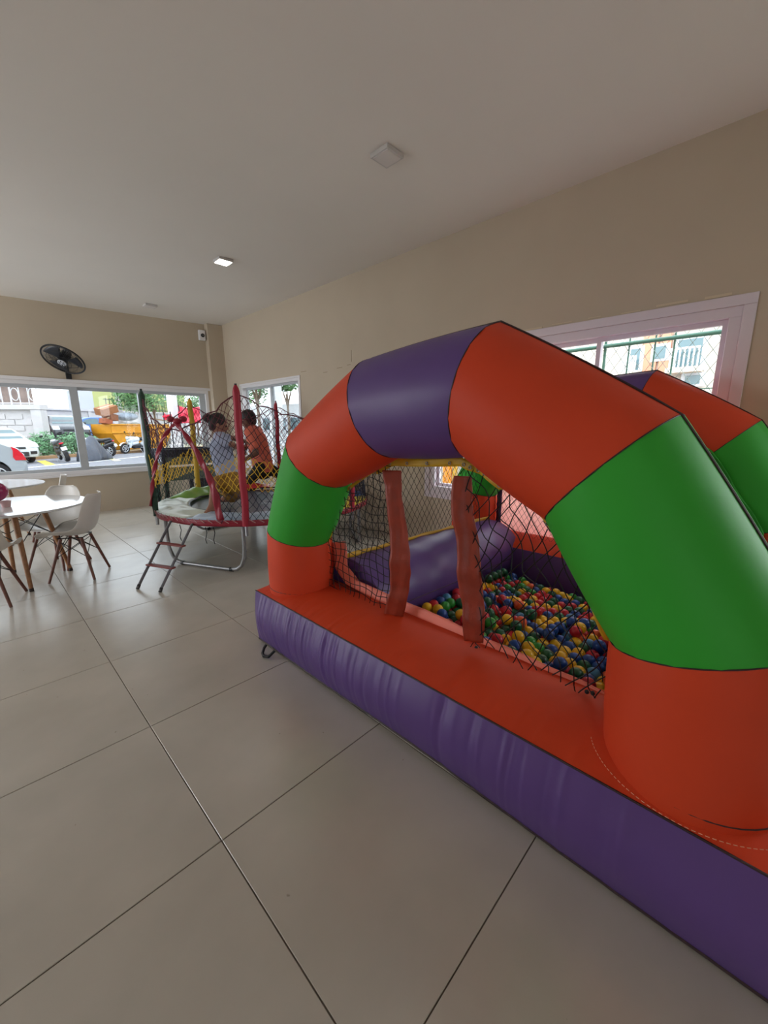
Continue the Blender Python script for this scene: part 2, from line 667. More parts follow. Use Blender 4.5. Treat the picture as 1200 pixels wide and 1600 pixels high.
for k in range(3):
    a0 = 2 * PI * k / 3 + .5

    def bl(u, w, a0=a0):
        r = .045 + u * .20
        a = a0 + (w - .5) * (.85 + .35 * u)
        return fc + MF @ Vector((r * math.cos(a), r * math.sin(a), .035 * (w - .5)))
    solid(MB().grid(bl, 6, 6).build('blade', mat('fan_blade', (40, 42, 50), .4), t), .004)
mb = MB().lathe([(.057, .062), (.057, .071), (.05, .076), (.012, .078)], 24, fc, MF)
cap = mb.build('centre_cap', mat('fan_badge', (176, 178, 184), .35), t)
mb = MB()
for k in range(6):
    a = 2 * PI * k / 6
    mb.box(fc + MF @ Vector((.032 * math.cos(a), .032 * math.sin(a), .0785)), (.03, .012, .004), MF @ Matrix.Rotation(a, 3, 'Z'))
mb.build('cap_slot', M_BLACKP, cap)
mb = MB().lathe([(.03, -.17), (.065, -.15), (.07, -.06), (.05, -.02)], 20, fc, MF)
mb.build('motor_housing', M_BLACKP, t)
br = Vector((1.295, YW - .001, 2.245))
mb = MB().b2((br.x - .035, YW - .055, 2.202), (br.x + .035, YW - .001, 2.30))
bevel(mb.build('wall_bracket', M_BLACKP, t, smooth=False), .006)
mb = MB().tube([Vector((br.x, YW - .03, 2.29)), Vector((br.x, YW - .06, 2.36)), fc + MF @ Vector((0, 0, -.11))], .014, 8)
mb.build('arm', M_BLACKP, t)

# white box with dark lens on the back wall by the pillar
c = Vector((3.475, YW - .045, 3.175))
t = thing('security_camera', 'small white camera box with dark lens high beside the corner pillar', 'camera', c)
bevel(MB().box(c, (.115, .075, .185)).build('housing', M_WHITE, t, smooth=False), .008)
RX = Matrix.Rotation(PI / 2, 3, 'X')
MB().lathe([(.034, 0), (.034, .012), (.022, .02)], 20, c + Vector((.0, -.037, -.005)), RX).build('lens', M_BLACKP, t)
MB().lathe([(.008, 0), (.008, .004)], 10, c + Vector((0, -.057, -.005)), RX).build('lens_centre', M_STEEL, t)
MB().box(c + Vector((0, .0405, .03)), (.05, .006, .09)).build('mount', M_BLACKP, t, smooth=False)
# ------------------------------------------------------------------ inflatable ball-pit house
XA, XB, RA = 1.45, 3.42, .226            # planes of the two arches and the tube radius


def shy(x):                               # the house stands slightly skewed
    return -.06 * (x - XA)


house = thing('inflatable_house', 'orange, purple and green inflatable arch house with a netted ball pit', 'inflatable', (XA, 1.1, 0))
CL = [(2.198, .33), (2.190, .765), (1.925, 1.268), (1.40, 1.53), (.845, 1.568), (.380, 1.295), (.08, .83), (.06, .33)]
RV = [.210, .208, .218, .238, .243, .243, .238, .228]
COLS = ['orange', 'green', 'orange', 'purple', 'orange', 'green', 'orange']
VM = {'orange': M_ORANGE, 'green': M_GREEN, 'purple': M_PURPLE}


def arch(X, name):
    root = thing(name, None, None, (X, 1.1, 0))
    root.parent = house
    root.location = Vector((X, 1.1, 0)) - house.location
    P = [Vector((0, y, z)) for y, z in CL]
    if X == XB:
        P[1].z += .09
    n = len(P)
    mit = []
    for i in range(n):
        d0 = (P[i] - P[i - 1]).normalized() if i else (P[1] - P[0]).normalized()
        d1 = (P[i + 1] - P[i]).normalized() if i < n - 1 else d0
        t = (d0 + d1).normalized()
        m = Vector((0, -t.z, t.y))       # outward normal in the arch plane
        if m.dot(P[i] - Vector((0, 1.12, .5))) < 0:
            m = -m
        mit.append((m, 1 / max(.5, t.dot(d1))))
    N = 48
    sy = shy(X)

    def ring(i, th, rad):
        m, k = mit[i]
        return P[i] + m * (math.cos(th) * rad * k) + Vector((math.sin(th) * rad, 0, 0))

    def pt(i, u, th):
        k = 1 + .035 * math.sin(PI * u) ** .7
        a, b = ring(i, th, RV[i] * k), ring(i + 1, th, RV[i + 1] * k)
        # soft pucker close to the sewn seams
        w = .0022 * math.sin(th * 17 + i) * math.exp(-min(u, 1 - u) / .06)
        p = a.lerp(b, u)
        ax = P[i].lerp(P[i + 1], u)
        q = p + (p - ax).normalized() * w
        return Vector((X + q.x, q.y + sy, q.z))
    for i in range(n - 1):
        o = MB().grid(lambda a, b: pt(i, a, 2 * PI * b), 17, N, cv=True).build('vinyl_panel', VM[COLS[i]], root, angle=60)
        o['label'] = '%s vinyl panel' % COLS[i]
    for i in range(1, n - 1):
        o = MB().tube([Vector((X, sy, 0)) + ring(i, 2 * PI * k / N, RV[i] + .0004) for k in range(N)], .0022, 6, closed=True).build('seam', M_SEAM, root)
    # dark piping that runs along the outer ridge
    pts = []
    for i in range(n - 1):
        for k in range(8):
            pts.append(pt(i, k / 8, -.12))
    pts.append(pt(n - 2, 1, -.12))
    MB().tube(pts, .0055, 6).build('ridge_piping', M_SEAM, root)
    for i, z in ((0, .408), (n - 1, .406)):  # stitched hem around the foot
        y = CL[i][0] + sy
        pth = [Vector((X + (RV[i] + .0035) * math.cos(a), y + (RV[i] + .0035) * math.sin(a), z)) for a in [2 * PI * k / 40 for k in range(40)]]
        MB().tube(pth, .0026, 6, closed=True).build('foot_seam', M_SEAM, root)
    return root


fa = arch(XA, 'front_arch')
mb = MB()
for k in range(120):
    for r, z in ((RA + .004, .455), (RA + .052, .4015)):
        a0, a1 = 2 * PI * k / 120, 2 * PI * (k + .6) / 120
        if math.cos(a0) < .3:
            mb.strand((XA + r * math.cos(a0), .06 + r * math.sin(a0), z), (XA + r * math.cos(a1), .06 + r * math.sin(a1), z), .0012)
mb.build('stitching', mat('pale_thread', (214, 150, 120), .8), fa, kind='stuff')
arch(XB, 'rear_arch')

# base: front and rear rolls with purple sides and orange tops
Y0, Y1 = -.30, 2.385
rnd = random.Random(3)
WR = [(rnd.uniform(Y0, Y1), rnd.uniform(.006, .02), rnd.uniform(.002, .0075), rnd.uniform(0, 1)) for _ in range(90)]
WR += [(1.55 + k * .05 + rnd.uniform(-.02, .02), .012, .008, .4) for k in range(9)]


def wrinkle(y, v):
    s = 0
    for c, w, a, ph in WR:
        a *= min(1, .35 + .65 * max(0, (c + .1) / 1.3))
        yy = y - c - .03 * (v - .5) * (ph - .5)
        if abs(yy) < 3 * w:
            s += a * math.exp(-(yy / w) ** 2) * (1 if ph > .5 else -1)
    return s


def roll_profile(xs, s):
    """side profile of a roll: s 0..1 from the bottom of its outward face up to the seam"""
    return xs


def base_roll(X0, X1, sgn, name):
    # X0: outer face (towards sgn), X1: inner face
    root = thing(name, None, None, (X0, 1.1, 0))
    root.parent = house
    root.location = Vector((X0, 1.1, 0)) - house.location
    ztop = .365

    def yy(y, x):
        return y + shy(x) * (0 if sgn < 0 else 1)

    def side(a, b):
        y = Y0 + (Y1 - Y0) * a
        e = min(1, min(y - Y0, Y1 - y) / .08)
        z = .012 + (ztop - .012) * b
        bul = .045 * math.sin(PI * b) * (0.35 + .65 * e)
        edge = (.9 - b) if b < .9 else 0
        wv = wrinkle(y, b) * (0.25 + .75 * b ** 1.5) * min(1, (1.02 - b) * 6)
        lift = .018 * math.exp(-((y - 1.0) / .45) ** 2) * (1 - b) if sgn < 0 else 0
        x = X0 + sgn * (bul + wv * .8 - .02)
        return Vector((x, yy(y, x), z + lift))
    o = MB().grid(side, 420, 15).build('side_panel', M_PURPLE, root, angle=80)
    o['label'] = 'purple side of the roll'

    def inner(a, b):
        y = Y0 + (Y1 - Y0) * a
        z = .012 + (.39 - .012) * b
        x = X1 - sgn * .03 * math.sin(PI * b)
        return Vector((x, yy(y, x), z))
    MB().grid(inner, 40, 9).build('inner_panel', M_PURPLE, root, angle=80)

    def top(a, b):
        y = Y0 + (Y1 - Y0) * a
        e = min(1, min(y - Y0, Y1 - y) / .10) ** .5
        xs, xe = X0 - sgn * .02, X1
        x = xs + (xe - xs) * b
        z = ztop + (.390 - ztop) * b + (.035 if sgn < 0 else .10) * math.sin(PI * b) ** .8 * e + .6 * wrinkle(y + .05 * b, .5) * math.exp(-b / .22) * min(1, b * 12)
        return Vector((x, yy(y, x), z))
    o = MB().grid(top, 420, 13).build('top_panel', M_ORANGE, root, angle=80)
    o['label'] = 'orange top of the roll'
    for Ye in (Y0, Y1):
        pts = [side(0 if Ye == Y0 else 1, k / 10) for k in range(11)] + [top(0 if Ye == Y0 else 1, k / 10) for k in range(1, 11)] + [inner(0 if Ye == Y0 else 1, 1 - k / 10) for k in range(11)]
        m = MB(); m.add(pts, [tuple(range(len(pts)))])
        m.build('end_panel', M_PURPLE, root, smooth=False)
    MB().tube([side(k / 100, 1) for k in range(101)], .0038, 6).build('seam', M_SEAM, root)
    MB().tube([side(k / 100, 0) for k in range(101)], .006, 6).build('bottom_piping', M_SEAM, root)
    return root


base_roll(1.185, 1.655, -1, 'front_roll')
base_roll(3.70, 3.235, 1, 'rear_roll')


# purple side rolls between the arches
def side_roll(yc, name, top=None):
    root = thing(name, None, None, (2.4, yc, 0))
    root.parent = house
    root.location = Vector((2.4, yc, 0)) - house.location
    xa, xb = 1.66, 3.34

    def f(a, b):
        x = xa + (xb - xa) * a
        t = 2 * PI * b
        r = .295 + .004 * math.sin(a * 40) * math.sin(t * 3) + .01 * math.sin(PI * a)
        return Vector((x, yc + shy(x) + r * math.cos(t), .30 + r * .96 * math.sin(t)))
    for e in (0, 1):
        MB().add([f(e, k / 40) for k in range(40)], [tuple(range(40))]).build('roll_end', M_PURPLE, root, smooth=False)
    MB().grid(f, 70, 40, cv=True).build('roll_panel', M_PURPLE, root, angle=80)
    s = 1 if yc > 1 else -1
    MB().tube([f(k / 40, .5 - .0 + (.0 if s > 0 else .5)) + Vector((0, 0, .0)) for k in range(41)], .003, 5).build('seam', M_SEAM, root)
    # yellow hem that carries the net
    def hem(a, b):
        x = xa + (xb - xa) * a
        y = yc + shy(x) + .03 * s
        return Vector((x, y - .0 * b + .01 * math.sin(a * 30) * b, .578 + .034 * b))
    solid(MB().grid(hem, 50, 3).build('net_hem', M_YELLOW, root), .004)
    return root


side_roll(1.945, 'left_side_roll')
side_roll(.05, 'right_side_roll')
# pit floor cushion
o = MB().b2((1.66, .30, .012), (3.2, 1.62, .07)).build('pit_floor', M_PURPLE, house, smooth=False)

# opening outline in the plane of the net
XN = 1.53
OPX = [(513, 922), (511, 850), (538, 768), (608, 720), (722, 719), (760, 735), (850, 806), (900, 885), (947, 1000), (943, 1098)]
OP = [at_x(px, py, XN) for px, py in OPX]
OPYZ = [(p.y, p.z) for p in OP]


def densify(pts, n):
    out = []
    for a, b in zip(pts, pts[1:]):
        for k in range(n):
            out.append(a.lerp(b, k / n))
    out.append(pts[-1])
    return out


# yellow hem along the inner side of the arch
up_pts = densify(OP[1:9], 8)
cen = Vector((XN, 1.15, .75))


def hemf(a, b):
    i = a * (len(up_pts) - 1)
    k = min(int(i), len(up_pts) - 2)
    p = up_pts[k].lerp(up_pts[k + 1], i - k)
    q = (cen - p); q.x = 0
    w = .042 if p.z > 1.2 else .02
    return p - q.normalized() * .012 + q.normalized() * (w * b) + Vector((.010 * math.sin(a * 50) * b, 0, 0))


solid(MB().grid(hemf, 90, 4).build('arch_hem', M_YELLOW, house), .003)
mb = MB()
for k in range(22):
    p = hemf(.08 + k * .041, .62)
    mb.tube([p + Vector((-.006, .007 * math.cos(a), .007 * math.sin(a))) for a in [2 * PI * q / 8 for q in range(8)]], .0022, 5, closed=True)
o = mb.build('hem_eyelet', M_STEEL, house); o['kind'] = 'stuff'

# orange flap along the sill and up the left side, backlit look put into its colour
sill = [at_x(518, 848, 1.60), at_x(522, 885, 1.60), at_x(540, 912, 1.60), at_x(590, 938, 1.60), at_x(660, 968, 1.60), at_x(740, 1008, 1.60), at_x(820, 1045, 1.60), at_x(900, 1083, 1.60), at_x(948, 1108, 1.60)]
sd = densify(sill, 6)
cs = Vector((1.60, 1.2, 1.1))


def sillf(a, b):
    i = a * (len(sd) - 1)
    k = min(int(i), len(sd) - 2)
    p = sd[k].lerp(sd[k + 1], i - k)
    q = Vector((0, (cs - p).y if p.z > .46 and p.y > 1.5 else 0, max(.0, (cs - p).z)))
    q = Vector((0, -1, .25)) if p.y > 1.93 else (Vector((0, -.5, 1)) if p.y > 1.82 else Vector((0, 0, 1)))
    q.normalize()
    return p + q * ((.060 + (.07 if p.y > 1.93 else 0)) * b - .004) + Vector((.004 + .014 * b + .004 * math.sin(a * 37) * b, 0, 0))


o = solid(MB().grid(sillf, 90, 5).build('sill_flap', M_ORANGE_BACKLIT, house), .005)
o['label'] = 'coral flap along the sill'
# fastening strip in front of the flap
strip = [at_x(x, y, 1.565) for x, y in ((628, 966), (660, 985), (700, 1004), (745, 1025))]
sdd = densify(strip, 8)
o = solid(MB().grid(lambda a, b: sdd[min(int(a * (len(sdd) - 1) + .5), len(sdd) - 1)] + Vector((-.004 + .01 * b, 0, .018 * b - .012)), 25, 3).build('fastening_strip', mat('grey_velcro', (150, 148, 142), .9, bump=.4, bscale=90), house), .004)
strip2 = densify([at_x(x, y, 1.565) for x, y in ((746, 1030), (800, 1058), (860, 1082), (932, 1112))], 10)
solid(MB().grid(lambda a, b: strip2[min(int(a * (len(strip2) - 1) + .5), len(strip2) - 1)] + Vector((-.004 + .01 * b, 0, .014 * b - .010)), 30, 3).build('fastening_strip', mat('dark_velcro', (60, 44, 44), .9), house), .004)
# dark knots where the net is tied
for x, y in ((791, 1049), (787, 1054), (917, 1081), (926, 1083), (744, 1012)):
    MB().ball(at_x(x, y, 1.545), .009, 8, 6).build('net_knot', M_BLACK, house)


# rust coloured door straps of the net
def strap(px, name):
    pts = [at_x(x, y, XN - .012) for x, y, w in px]
    ws = [w for _, _, w in px]

    def f(a, b):
        i = a * (len(pts) - 1)
        k = min(int(i), len(pts) - 2)
        u = i - k
        p = pts[k].lerp(pts[k + 1], u)
        w = (ws[k] * (1 - u) + ws[k + 1] * u) + .004 * math.sin(a * 21 + b * 2)
        x = .006 * math.sin(a * 19) + .0018 * math.sin(a * 47 + 2) + .003 * math.sin(b * 9 + a * 6)
        return p + Vector((x + .45 * (b - .5) * w * 1.5, -(b - .5) * w * 1.35, 0))
    o = solid(MB().grid(f, 70, 9).build(name, M_STRAP, house, angle=75), .004)
    return o


strap([(611, 735, .066), (615, 770, .062), (620, 810, .064), (625, 860, .074), (626, 895, .074), (622, 930, .070), (616, 963, .072)], 'door_strap')
strap([(722, 744, .050), (721, 770, .066), (722, 800, .066), (731, 850, .070), (733, 890, .072), (737, 930, .070), (740, 965, .066), (741, 1003, .058)], 'door_strap')


# nets
def net(name, lines, keep, r, parent, m=M_BLACK, step=6, disp=None):
    mb = MB()
    for ln in lines:
        for a, b in zip(ln, ln[1:]):
            if keep((a + b) / 2):
                if disp:
                    a, b = disp(a), disp(b)
                mb.strand(a, b, r)
    return mb.build(name, m, parent, kind='stuff')


def line_pts(a, b, n):
    return [a.lerp(b, k / n) for k in range(n + 1)]


s1 = [(p.y, p.z) for p in [at_x(x, y, XN) for x, y in ((612, 720), (616, 770), (622, 830), (626, 895), (616, 970))]]
s2 = [(p.y, p.z) for p in [at_x(x, y, XN) for x, y in ((722, 716), (722, 790), (732, 850), (738, 940), (742, 1008))]]
polyL = [OPYZ[0], OPYZ[1], OPYZ[2], OPYZ[3]] + s1
polyR = s2[::-1] + OPYZ[4:]
polyR = s2 + OPYZ[4:][::-1]


def wob(p, amp=.010):
    return Vector((p.x + .006 * math.sin(p.y * 31 + p.z * 17), p.y + amp * math.sin(p.z * 23 + p.y * 11), p.z + amp * math.sin(p.y * 27 + p.z * 13)))


L = []
for k in range(20):
    y = 1.30 + k * .048
    L.append(line_pts(Vector((XN, y + .03, .2)), Vector((XN, y - .03, 1.4)), 60))
for k in range(26):
    z = .25 + k * .048
    L.append(line_pts(Vector((XN, 1.2, z - .02)), Vector((XN, 2.1, z + .02)), 50))
net('front_net', L, lambda p: inside((p.y, p.z), polyL), .0025, house, disp=wob)
L = []
for k in range(-14, 30):
    y = .1 + k * .062
    L.append(line_pts(Vector((XN, y, .3)), Vector((XN, y + .62, 1.4)), 50))
    L.append(line_pts(Vector((XN, y + .5, .3)), Vector((XN, y - .12, 1.4)), 50))
net('front_net', L, lambda p: inside((p.y, p.z), polyR), .0027, house, disp=lambda p: wob(p, .018))


def diamonds(P, u0, u1, v0, v1, c, keep=lambda a, b: True, r=.0016, asp=1.5):
    mb = MB()
    nu, nv = int((u1 - u0) / c), int((v1 - v0) / (c * asp / 2))
    nod = lambda i, j: (u0 + (i + (.5 if j % 2 else 0)) * c, v0 + j * c * asp / 2)
    for j in range(nv):
        for i in range(nu):
            a = nod(i, j)
            for di in ((0, -1) if j % 2 == 0 else (0, 1)):
                b = nod(i + di, j + 1)
                if keep((a[0] + b[0]) / 2, (a[1] + b[1]) / 2):
                    mb.strand(P(*a), P(*b), r)
    return mb


def left_net(u, v):
    return Vector((u, 2.03 + shy(u) + .02 * math.sin(u * 5) * math.sin(v * 4), v + .012 * math.sin(u * 9)))


diamonds(left_net, 1.62, 3.30, .585, 1.52, .058, r=.0019).build('side_net', M_BLACK, house, kind='stuff')


def right_net(u, v):
    return Vector((u, -.03 + shy(u) + .02 * math.sin(u * 5), v))


diamonds(right_net, 1.62, 3.25, .585, 1.30, .06).build('side_net', M_BLACK, house, kind='stuff')


def rear_net(u, v):
    return Vector((XB - .05, u + shy(XB), v))


diamonds(rear_net, .30, 1.98, .46, 1.2, .05, keep=lambda u, v: inside((u, v), [(y, z) for y, z in ((2.0, .45), (1.95, .8), (1.72, 1.12), (1.35, 1.3), (.95, 1.33), (.58, 1.12), (.3, .75), (.28, .45))])).build('rear_net', M_BLACK, house, kind='stuff')
# coral cloth hung in the rear arch, with its purple edge strap
def cloth(a, b):
    y = 1.97 - 1.66 * a + shy(XB)
    return Vector((XB + .07 + .01 * math.sin(a * 30), y, .46 + b * (.42 - .05 * math.sin(PI * a))))


mc = mat('pale_coral_cloth', (238, 186, 174), .8)
_t = mc.node_tree.nodes.new('ShaderNodeBsdfTranslucent'); _t.inputs['Color'].default_value = lin((240, 176, 166))
_m = mc.node_tree.nodes.new('ShaderNodeMixShader'); _m.inputs['Fac'].default_value = .6
mc.node_tree.links.new(mc.node_tree.nodes['Principled BSDF'].outputs[0], _m.inputs[1]); mc.node_tree.links.new(_t.outputs[0], _m.inputs[2])
mc.node_tree.links.new(_m.outputs[0], mc.node_tree.nodes['Material Output'].inputs['Surface'])
o = MB().grid(cloth, 40, 8).build('rear_curtain', mc, house)
o['label'] = 'pale coral cloth in the rear arch'
o = solid(MB().grid(lambda a, b: Vector((XB + .045 + .004 * math.sin(b * 40), 1.975 + shy(XB) - .05 * a, .44 + .46 * b)), 3, 20).build('curtain_strap', M_PURPLE, house), .004)
# green trim on the edge of the rear arch that carries the side net
trim = []
for i in range(4, 7):
    a, b = CL[i], CL[i + 1]
    for k in range(8):
        u = k / 8
        y, z = a[0] + (b[0] - a[0]) * u, a[1] + (b[1] - a[1]) * u
        trim.append(Vector((XB - RA * .97, y + shy(XB) + .02, z + .0)))
trim = trim[2:21]
MT = len(trim)
def trimf(a, b):
    i = a * (MT - 1); k = min(int(i), MT - 2)
    p = trim[k].lerp(trim[k + 1], i - k)
    return p + Vector((-.012 - .05 * b + .006 * math.sin(a * 40), .008 * math.sin(a * 25) * b, 0))
solid(MB().grid(trimf, 60, 4).build('net_trim', M_GREEN, house), .004)

# carrying handles of webbing at the foot of the front roll
def handle(y, w, label=None):
    mb = MB()
    pts = [Vector((1.165, y + w * .5, .045)), Vector((1.150, y + w * .52, .028)), Vector((1.122, y + w * .25, .012)), Vector((1.112, y - w * .1, .011)), Vector((1.125, y - w * .5, .016)), Vector((1.165, y - w * .6, .045))]
    pts = densify(pts, 4)
    mb.tube(pts, .009, 6)
    mb.build('carry_handle', M_BLACK, house)


handle(2.17, .095)


# ------------------------------------------------------------------ plastic balls
RB = .0365
rng = np.random.default_rng(5)
bx0, bx1, by0, by1, bz0 = 1.70, 3.10, .38, 1.60, .073 + RB
pos = []
dx = RB * 2.02
for layer, (frac) in enumerate((1.0, 1.0, .22)):
    z = bz0 + layer * RB * 1.55
    row = 0
    y = by0
    while y <= by1:
        x = bx0 + (RB if (row + layer) % 2 else 0)
        while x <= bx1:
            hump = .5 + .5 * math.sin(x * 3.1 + 1) * math.sin(y * 4.0 + 2)
            if layer < 2 or (rng.random() < frac * 3.4 * hump and x < 2.55):
                pos.append((x + rng.normal(0, .006), y + rng.normal(0, .006), z + rng.normal(0, .004)))
            x += dx
        y += dx * .87
        row += 1
A = np.array(pos, dtype=np.float32)
D2 = (2 * RB) ** 2
for it in range(34):
    A[:, 2] -= .0025
    d = A[:, None, :] - A[None, :, :]
    q = np.einsum('ijk,ijk->ij', d, d)
    np.fill_diagonal(q, 1)
    I, J = np.nonzero(q < D2)
    dd = np.sqrt(q[I, J]) + 1e-6
    push = (d[I, J] / dd[:, None]) * ((2 * RB - dd) * .42)[:, None]
    np.add.at(A, I, push)
    # keep inside the walls; the left wall is the bulging purple roll
    A[:, 0] = np.clip(A[:, 0], bx0, bx1)
    sh = -.06 * (A[:, 0] - XA)
    A[:, 1] = np.clip(A[:, 1], by0 + sh, by1 + sh)
    A[:, 2] = np.maximum(A[:, 2], bz0)
BC = [('yellow', (236, 186, 30), 25), ('red', (196, 34, 48), 25), ('dark green', (26, 96, 62), 22), ('blue', (30, 74, 150), 24), ('green', (52, 150, 58), 5), ('orange', (232, 96, 48), 4), ('light blue', (74, 140, 184), 4), ('magenta', (176, 30, 98), 1)]
names = [b[0] for b in BC]
wts = np.array([b[2] for b in BC], float); wts /= wts.sum()
ball_me = {}
for nme, rgb, _ in BC:
    ball_me[nme] = MB().ball((0, 0, 0), RB, 18, 12).mesh('plastic_ball', mat(nme.replace(' ', '_') + '_plastic', rgb, .3, noise=.06, nscale=9), angle=180)
fwn = np.array(FW)
vis = []
top_h = {}
order = np.argsort(-A[:, 2])
for i in order:                                    # upper balls that can be seen through the opening
    p = A[i]
    rel = p - np.array(CAM)
    dd = rel @ fwn
    px = 600 + FPX * (rel @ np.array(RT)) / dd
    py = 800 - FPX * (rel @ np.array(UP)) / dd
    t = (XN - 0) / p[0]
    yz = (p[1] * t, CAM.z + (p[2] - CAM.z) * t)
    n_above = np.sum((np.abs(A[:, 0] - p[0]) < RB * .9) & (np.abs(A[:, 1] - p[1]) < RB * .9) & (A[:, 2] > p[2] + RB * .8))
    if inside(yz, OPYZ) and n_above == 0:
        vis.append((dd, i))
vis.sort()
chosen = [i for _, i in vis[:296]]
cset = set(chosen)
col_of = rng.choice(len(BC), size=len(A), p=wts)
for i in chosen:
    c = names[col_of[i]]
    left = A[i, 1] > 1.22
    o = inst(ball_me[c], 'plastic_ball', None, tuple(A[i]), (rng.uniform(0, 3), rng.uniform(0, 3), 0))
    side = 'between the two door straps, beside the purple roll' if left else 'close behind the coral sill' if A[i, 0] < 2.05 else 'in the middle of the pit' if A[i, 0] < 2.6 else 'far back, near the rear roll'
    tag(o, '%s plastic ball %s' % (c, side), 'ball', '%s balls %s' % (c, side))
rest = [i for i in range(len(A)) if i not in cset]
for ci, (nme, rgb, _) in enumerate(BC):
    pass
mb = MB()
mats_idx = []
for i in rest:
    k = len(mb.f)
    mb.ball(A[i], RB, 10, 7)
    mats_idx += [int(col_of[i])] * (len(mb.f) - k)
me = mb.mesh('ball_pile', None, angle=180)
for nme, _, _ in BC:
    me.materials.append(MATS[nme.replace(' ', '_') + '_plastic'])
me.polygons.foreach_set('material_index', mats_idx)
o = bpy.data.objects.new('ball_pile', me); COL.objects.link(o)
tag(o, 'rest of the mixed colour plastic balls filling the pit', 'balls', kind='stuff')
# ------------------------------------------------------------------ trampoline
TC, TR, TZ = Vector((2.56, 4.57, 0)), 1.22, .545
PTOP = 1.815
tr = thing('trampoline', 'round trampoline with colourful pads and netted safety poles', 'trampoline', TC)
pol = lambda deg, r, z: Vector((TC.x + r * math.cos(math.radians(deg)), TC.y + r * math.sin(math.radians(deg)), z))
MB().tube([pol(k * 6, TR, TZ - .015) for k in range(60)], .02, 8, closed=True).build('ring_frame', M_STEEL, tr)
for a, b in ((181, 229), (116, 64), (300, 350)):
    A1, B1 = pol(a, TR, TZ - .02), pol(b, TR, TZ - .02)
    f = lambda p, q, u, z: Vector((p.x + (q.x - p.x) * u, p.y + (q.y - p.y) * u, z))
    pts = [A1, f(A1, B1, .0, .30), f(A1, B1, .01, .17), f(A1, B1, .05, .08), f(A1, B1, .11, .035), f(A1, B1, .2, .022)]
    pts += [f(A1, B1, .5, .022)] + [f(A1, B1, .8, .022), f(A1, B1, .89, .035), f(A1, B1, .95, .08), f(A1, B1, .99, .17), f(A1, B1, 1, .30), B1]
    leg = MB().tube(pts, .019, 10).build('leg', M_STEEL, tr)
    for u in (.18, .82):
        MB().tube([f(A1, B1, u - .02, .022), f(A1, B1, u + .02, .022)], .0215, 10).build('rubber_foot', M_BLACKP, leg)
    MB().tube([f(A1, B1, 1, .235), f(A1, B1, 1, .245)], .0225, 10).build('joint_collar', M_STEEL, leg)
# jumping mat
mb = MB()
mb.grid(lambda a, b: pol(a * 360, .001 + .96 * b, TZ - .02 - .03 * (1 - b * b)), 60, 10, cu=True)
solid(mb.build('jumping_mat', mat('mat_fabric', (96, 103, 112), .3, bump=.1, bscale=200), tr), .004)
# edge pads, one coloured sector each
SECT = [(136, 202, (214, 226, 216), .03), (96, 136, (116, 158, 70), .09), (58, 96, (208, 62, 72), .06), (14, 58, (226, 220, 214), .10), (-40, 14, (60, 90, 160), .03), (-95, -40, (210, 190, 60), .03), (-158, -95, (166, 186, 208), .025)]
for a0, a1, rgb, hump in SECT:
    def pad(a, b, a0=a0, a1=a1, hump=hump):
        an = a0 + (a1 - a0) * a
        r = .90 + .36 * b
        z = TZ + .008 + hump * math.sin(PI * min(1, max(0, b))) * (math.sin(PI * a) ** .5) + .008 * math.sin(a * 23 + b * 3) * math.sin(PI * b) + .006 * math.sin(b * 14 + a * 9)
        return pol(an, r, z)
    o = solid(MB().grid(pad, 30, 12).build('edge_pad', mat('pad_%d_%d_%d' % rgb, rgb, .28, bump=.25, bscale=16), tr), .012)
    MB().tube([pad(k / 20, 0) for k in range(21)], .010, 6).build('pad_border', M_BLACKP, o)
# maroon skirt of the rim and its lacing
M_MAROON = mat('maroon_vinyl', (140, 20, 44), .42, bump=.3, bscale=30)
M_MAROOND = mat('maroon_cord', (88, 20, 40), .6)
def skirt(a, b):
    return pol(a * 360, TR + .045 + .006 * math.sin(a * 90), TZ + .014 - .062 * b)
solid(MB().grid(skirt, 120, 4, cu=True).build('rim_skirt', M_MAROON, tr), .005)
mb = MB()
for k in range(96):
    a = k * 3.75
    mb.strand(pol(a, TR + .05, TZ + .022), pol(a + 2.6, TR + .056, TZ - .012), .004, 5)
mb.build('rim_lacing', mat('pale_lace', (176, 140, 140), .8), tr, kind='stuff')
for a in (197, 212, 216):
    p = pol(a, TR + .03, TZ - .06)
    MB().tube([p, p + Vector((.01, .0, -.06)), p + Vector((-.005, .01, -.13)), p + Vector((.0, .0, -.17))], .004, 5).build('loose_tie', M_BLACK, tr)
# poles
M_FOAMG = mat('dark_green_foam', (30, 62, 46), .6, bump=.3, bscale=40)
M_FOAMY = mat('mustard_foam', (186, 150, 40), .6, bump=.3, bscale=40)
M_FOAMR = mat('maroon_foam', (160, 22, 48), .5, bump=.3, bscale=40)
POLES = [(172, M_FOAMG, .030), (231, M_FOAMR, .034), (288, M_FOAMR, .03), (348, M_FOAMR, .026), (51, M_FOAMR, .028), (108, M_FOAMY, .034)]
for deg, m, r in POLES:
    p = pol(deg, TR + .035, 0)
    b = lambda z: Vector((p.x, p.y, z))
    o = MB().tube([b(.40), b(PTOP - .015)], .017, 8).build('pole', M_STEEL, tr)
    zz = [.50 + k * (PTOP - .06 - .50) / 26 for k in range(27)]
    rr = [r * (1 + .10 * math.sin(k * 1.9 + deg) * (1 if m is M_FOAMG else .35)) for k in range(27)]
    mb = MB().tube([b(z) + Vector((.004 * math.sin(z * 13 + deg), .004 * math.cos(z * 11), 0)) for z in zz] + [b(PTOP - .03), b(PTOP)], rr + [r * .75, r * .35], 12)
    mb.build('foam_sleeve', m, o)
    MB().tube([b(PTOP), b(PTOP + .012)], .012, 8).build('pole_cap', M_BLACKP, o)

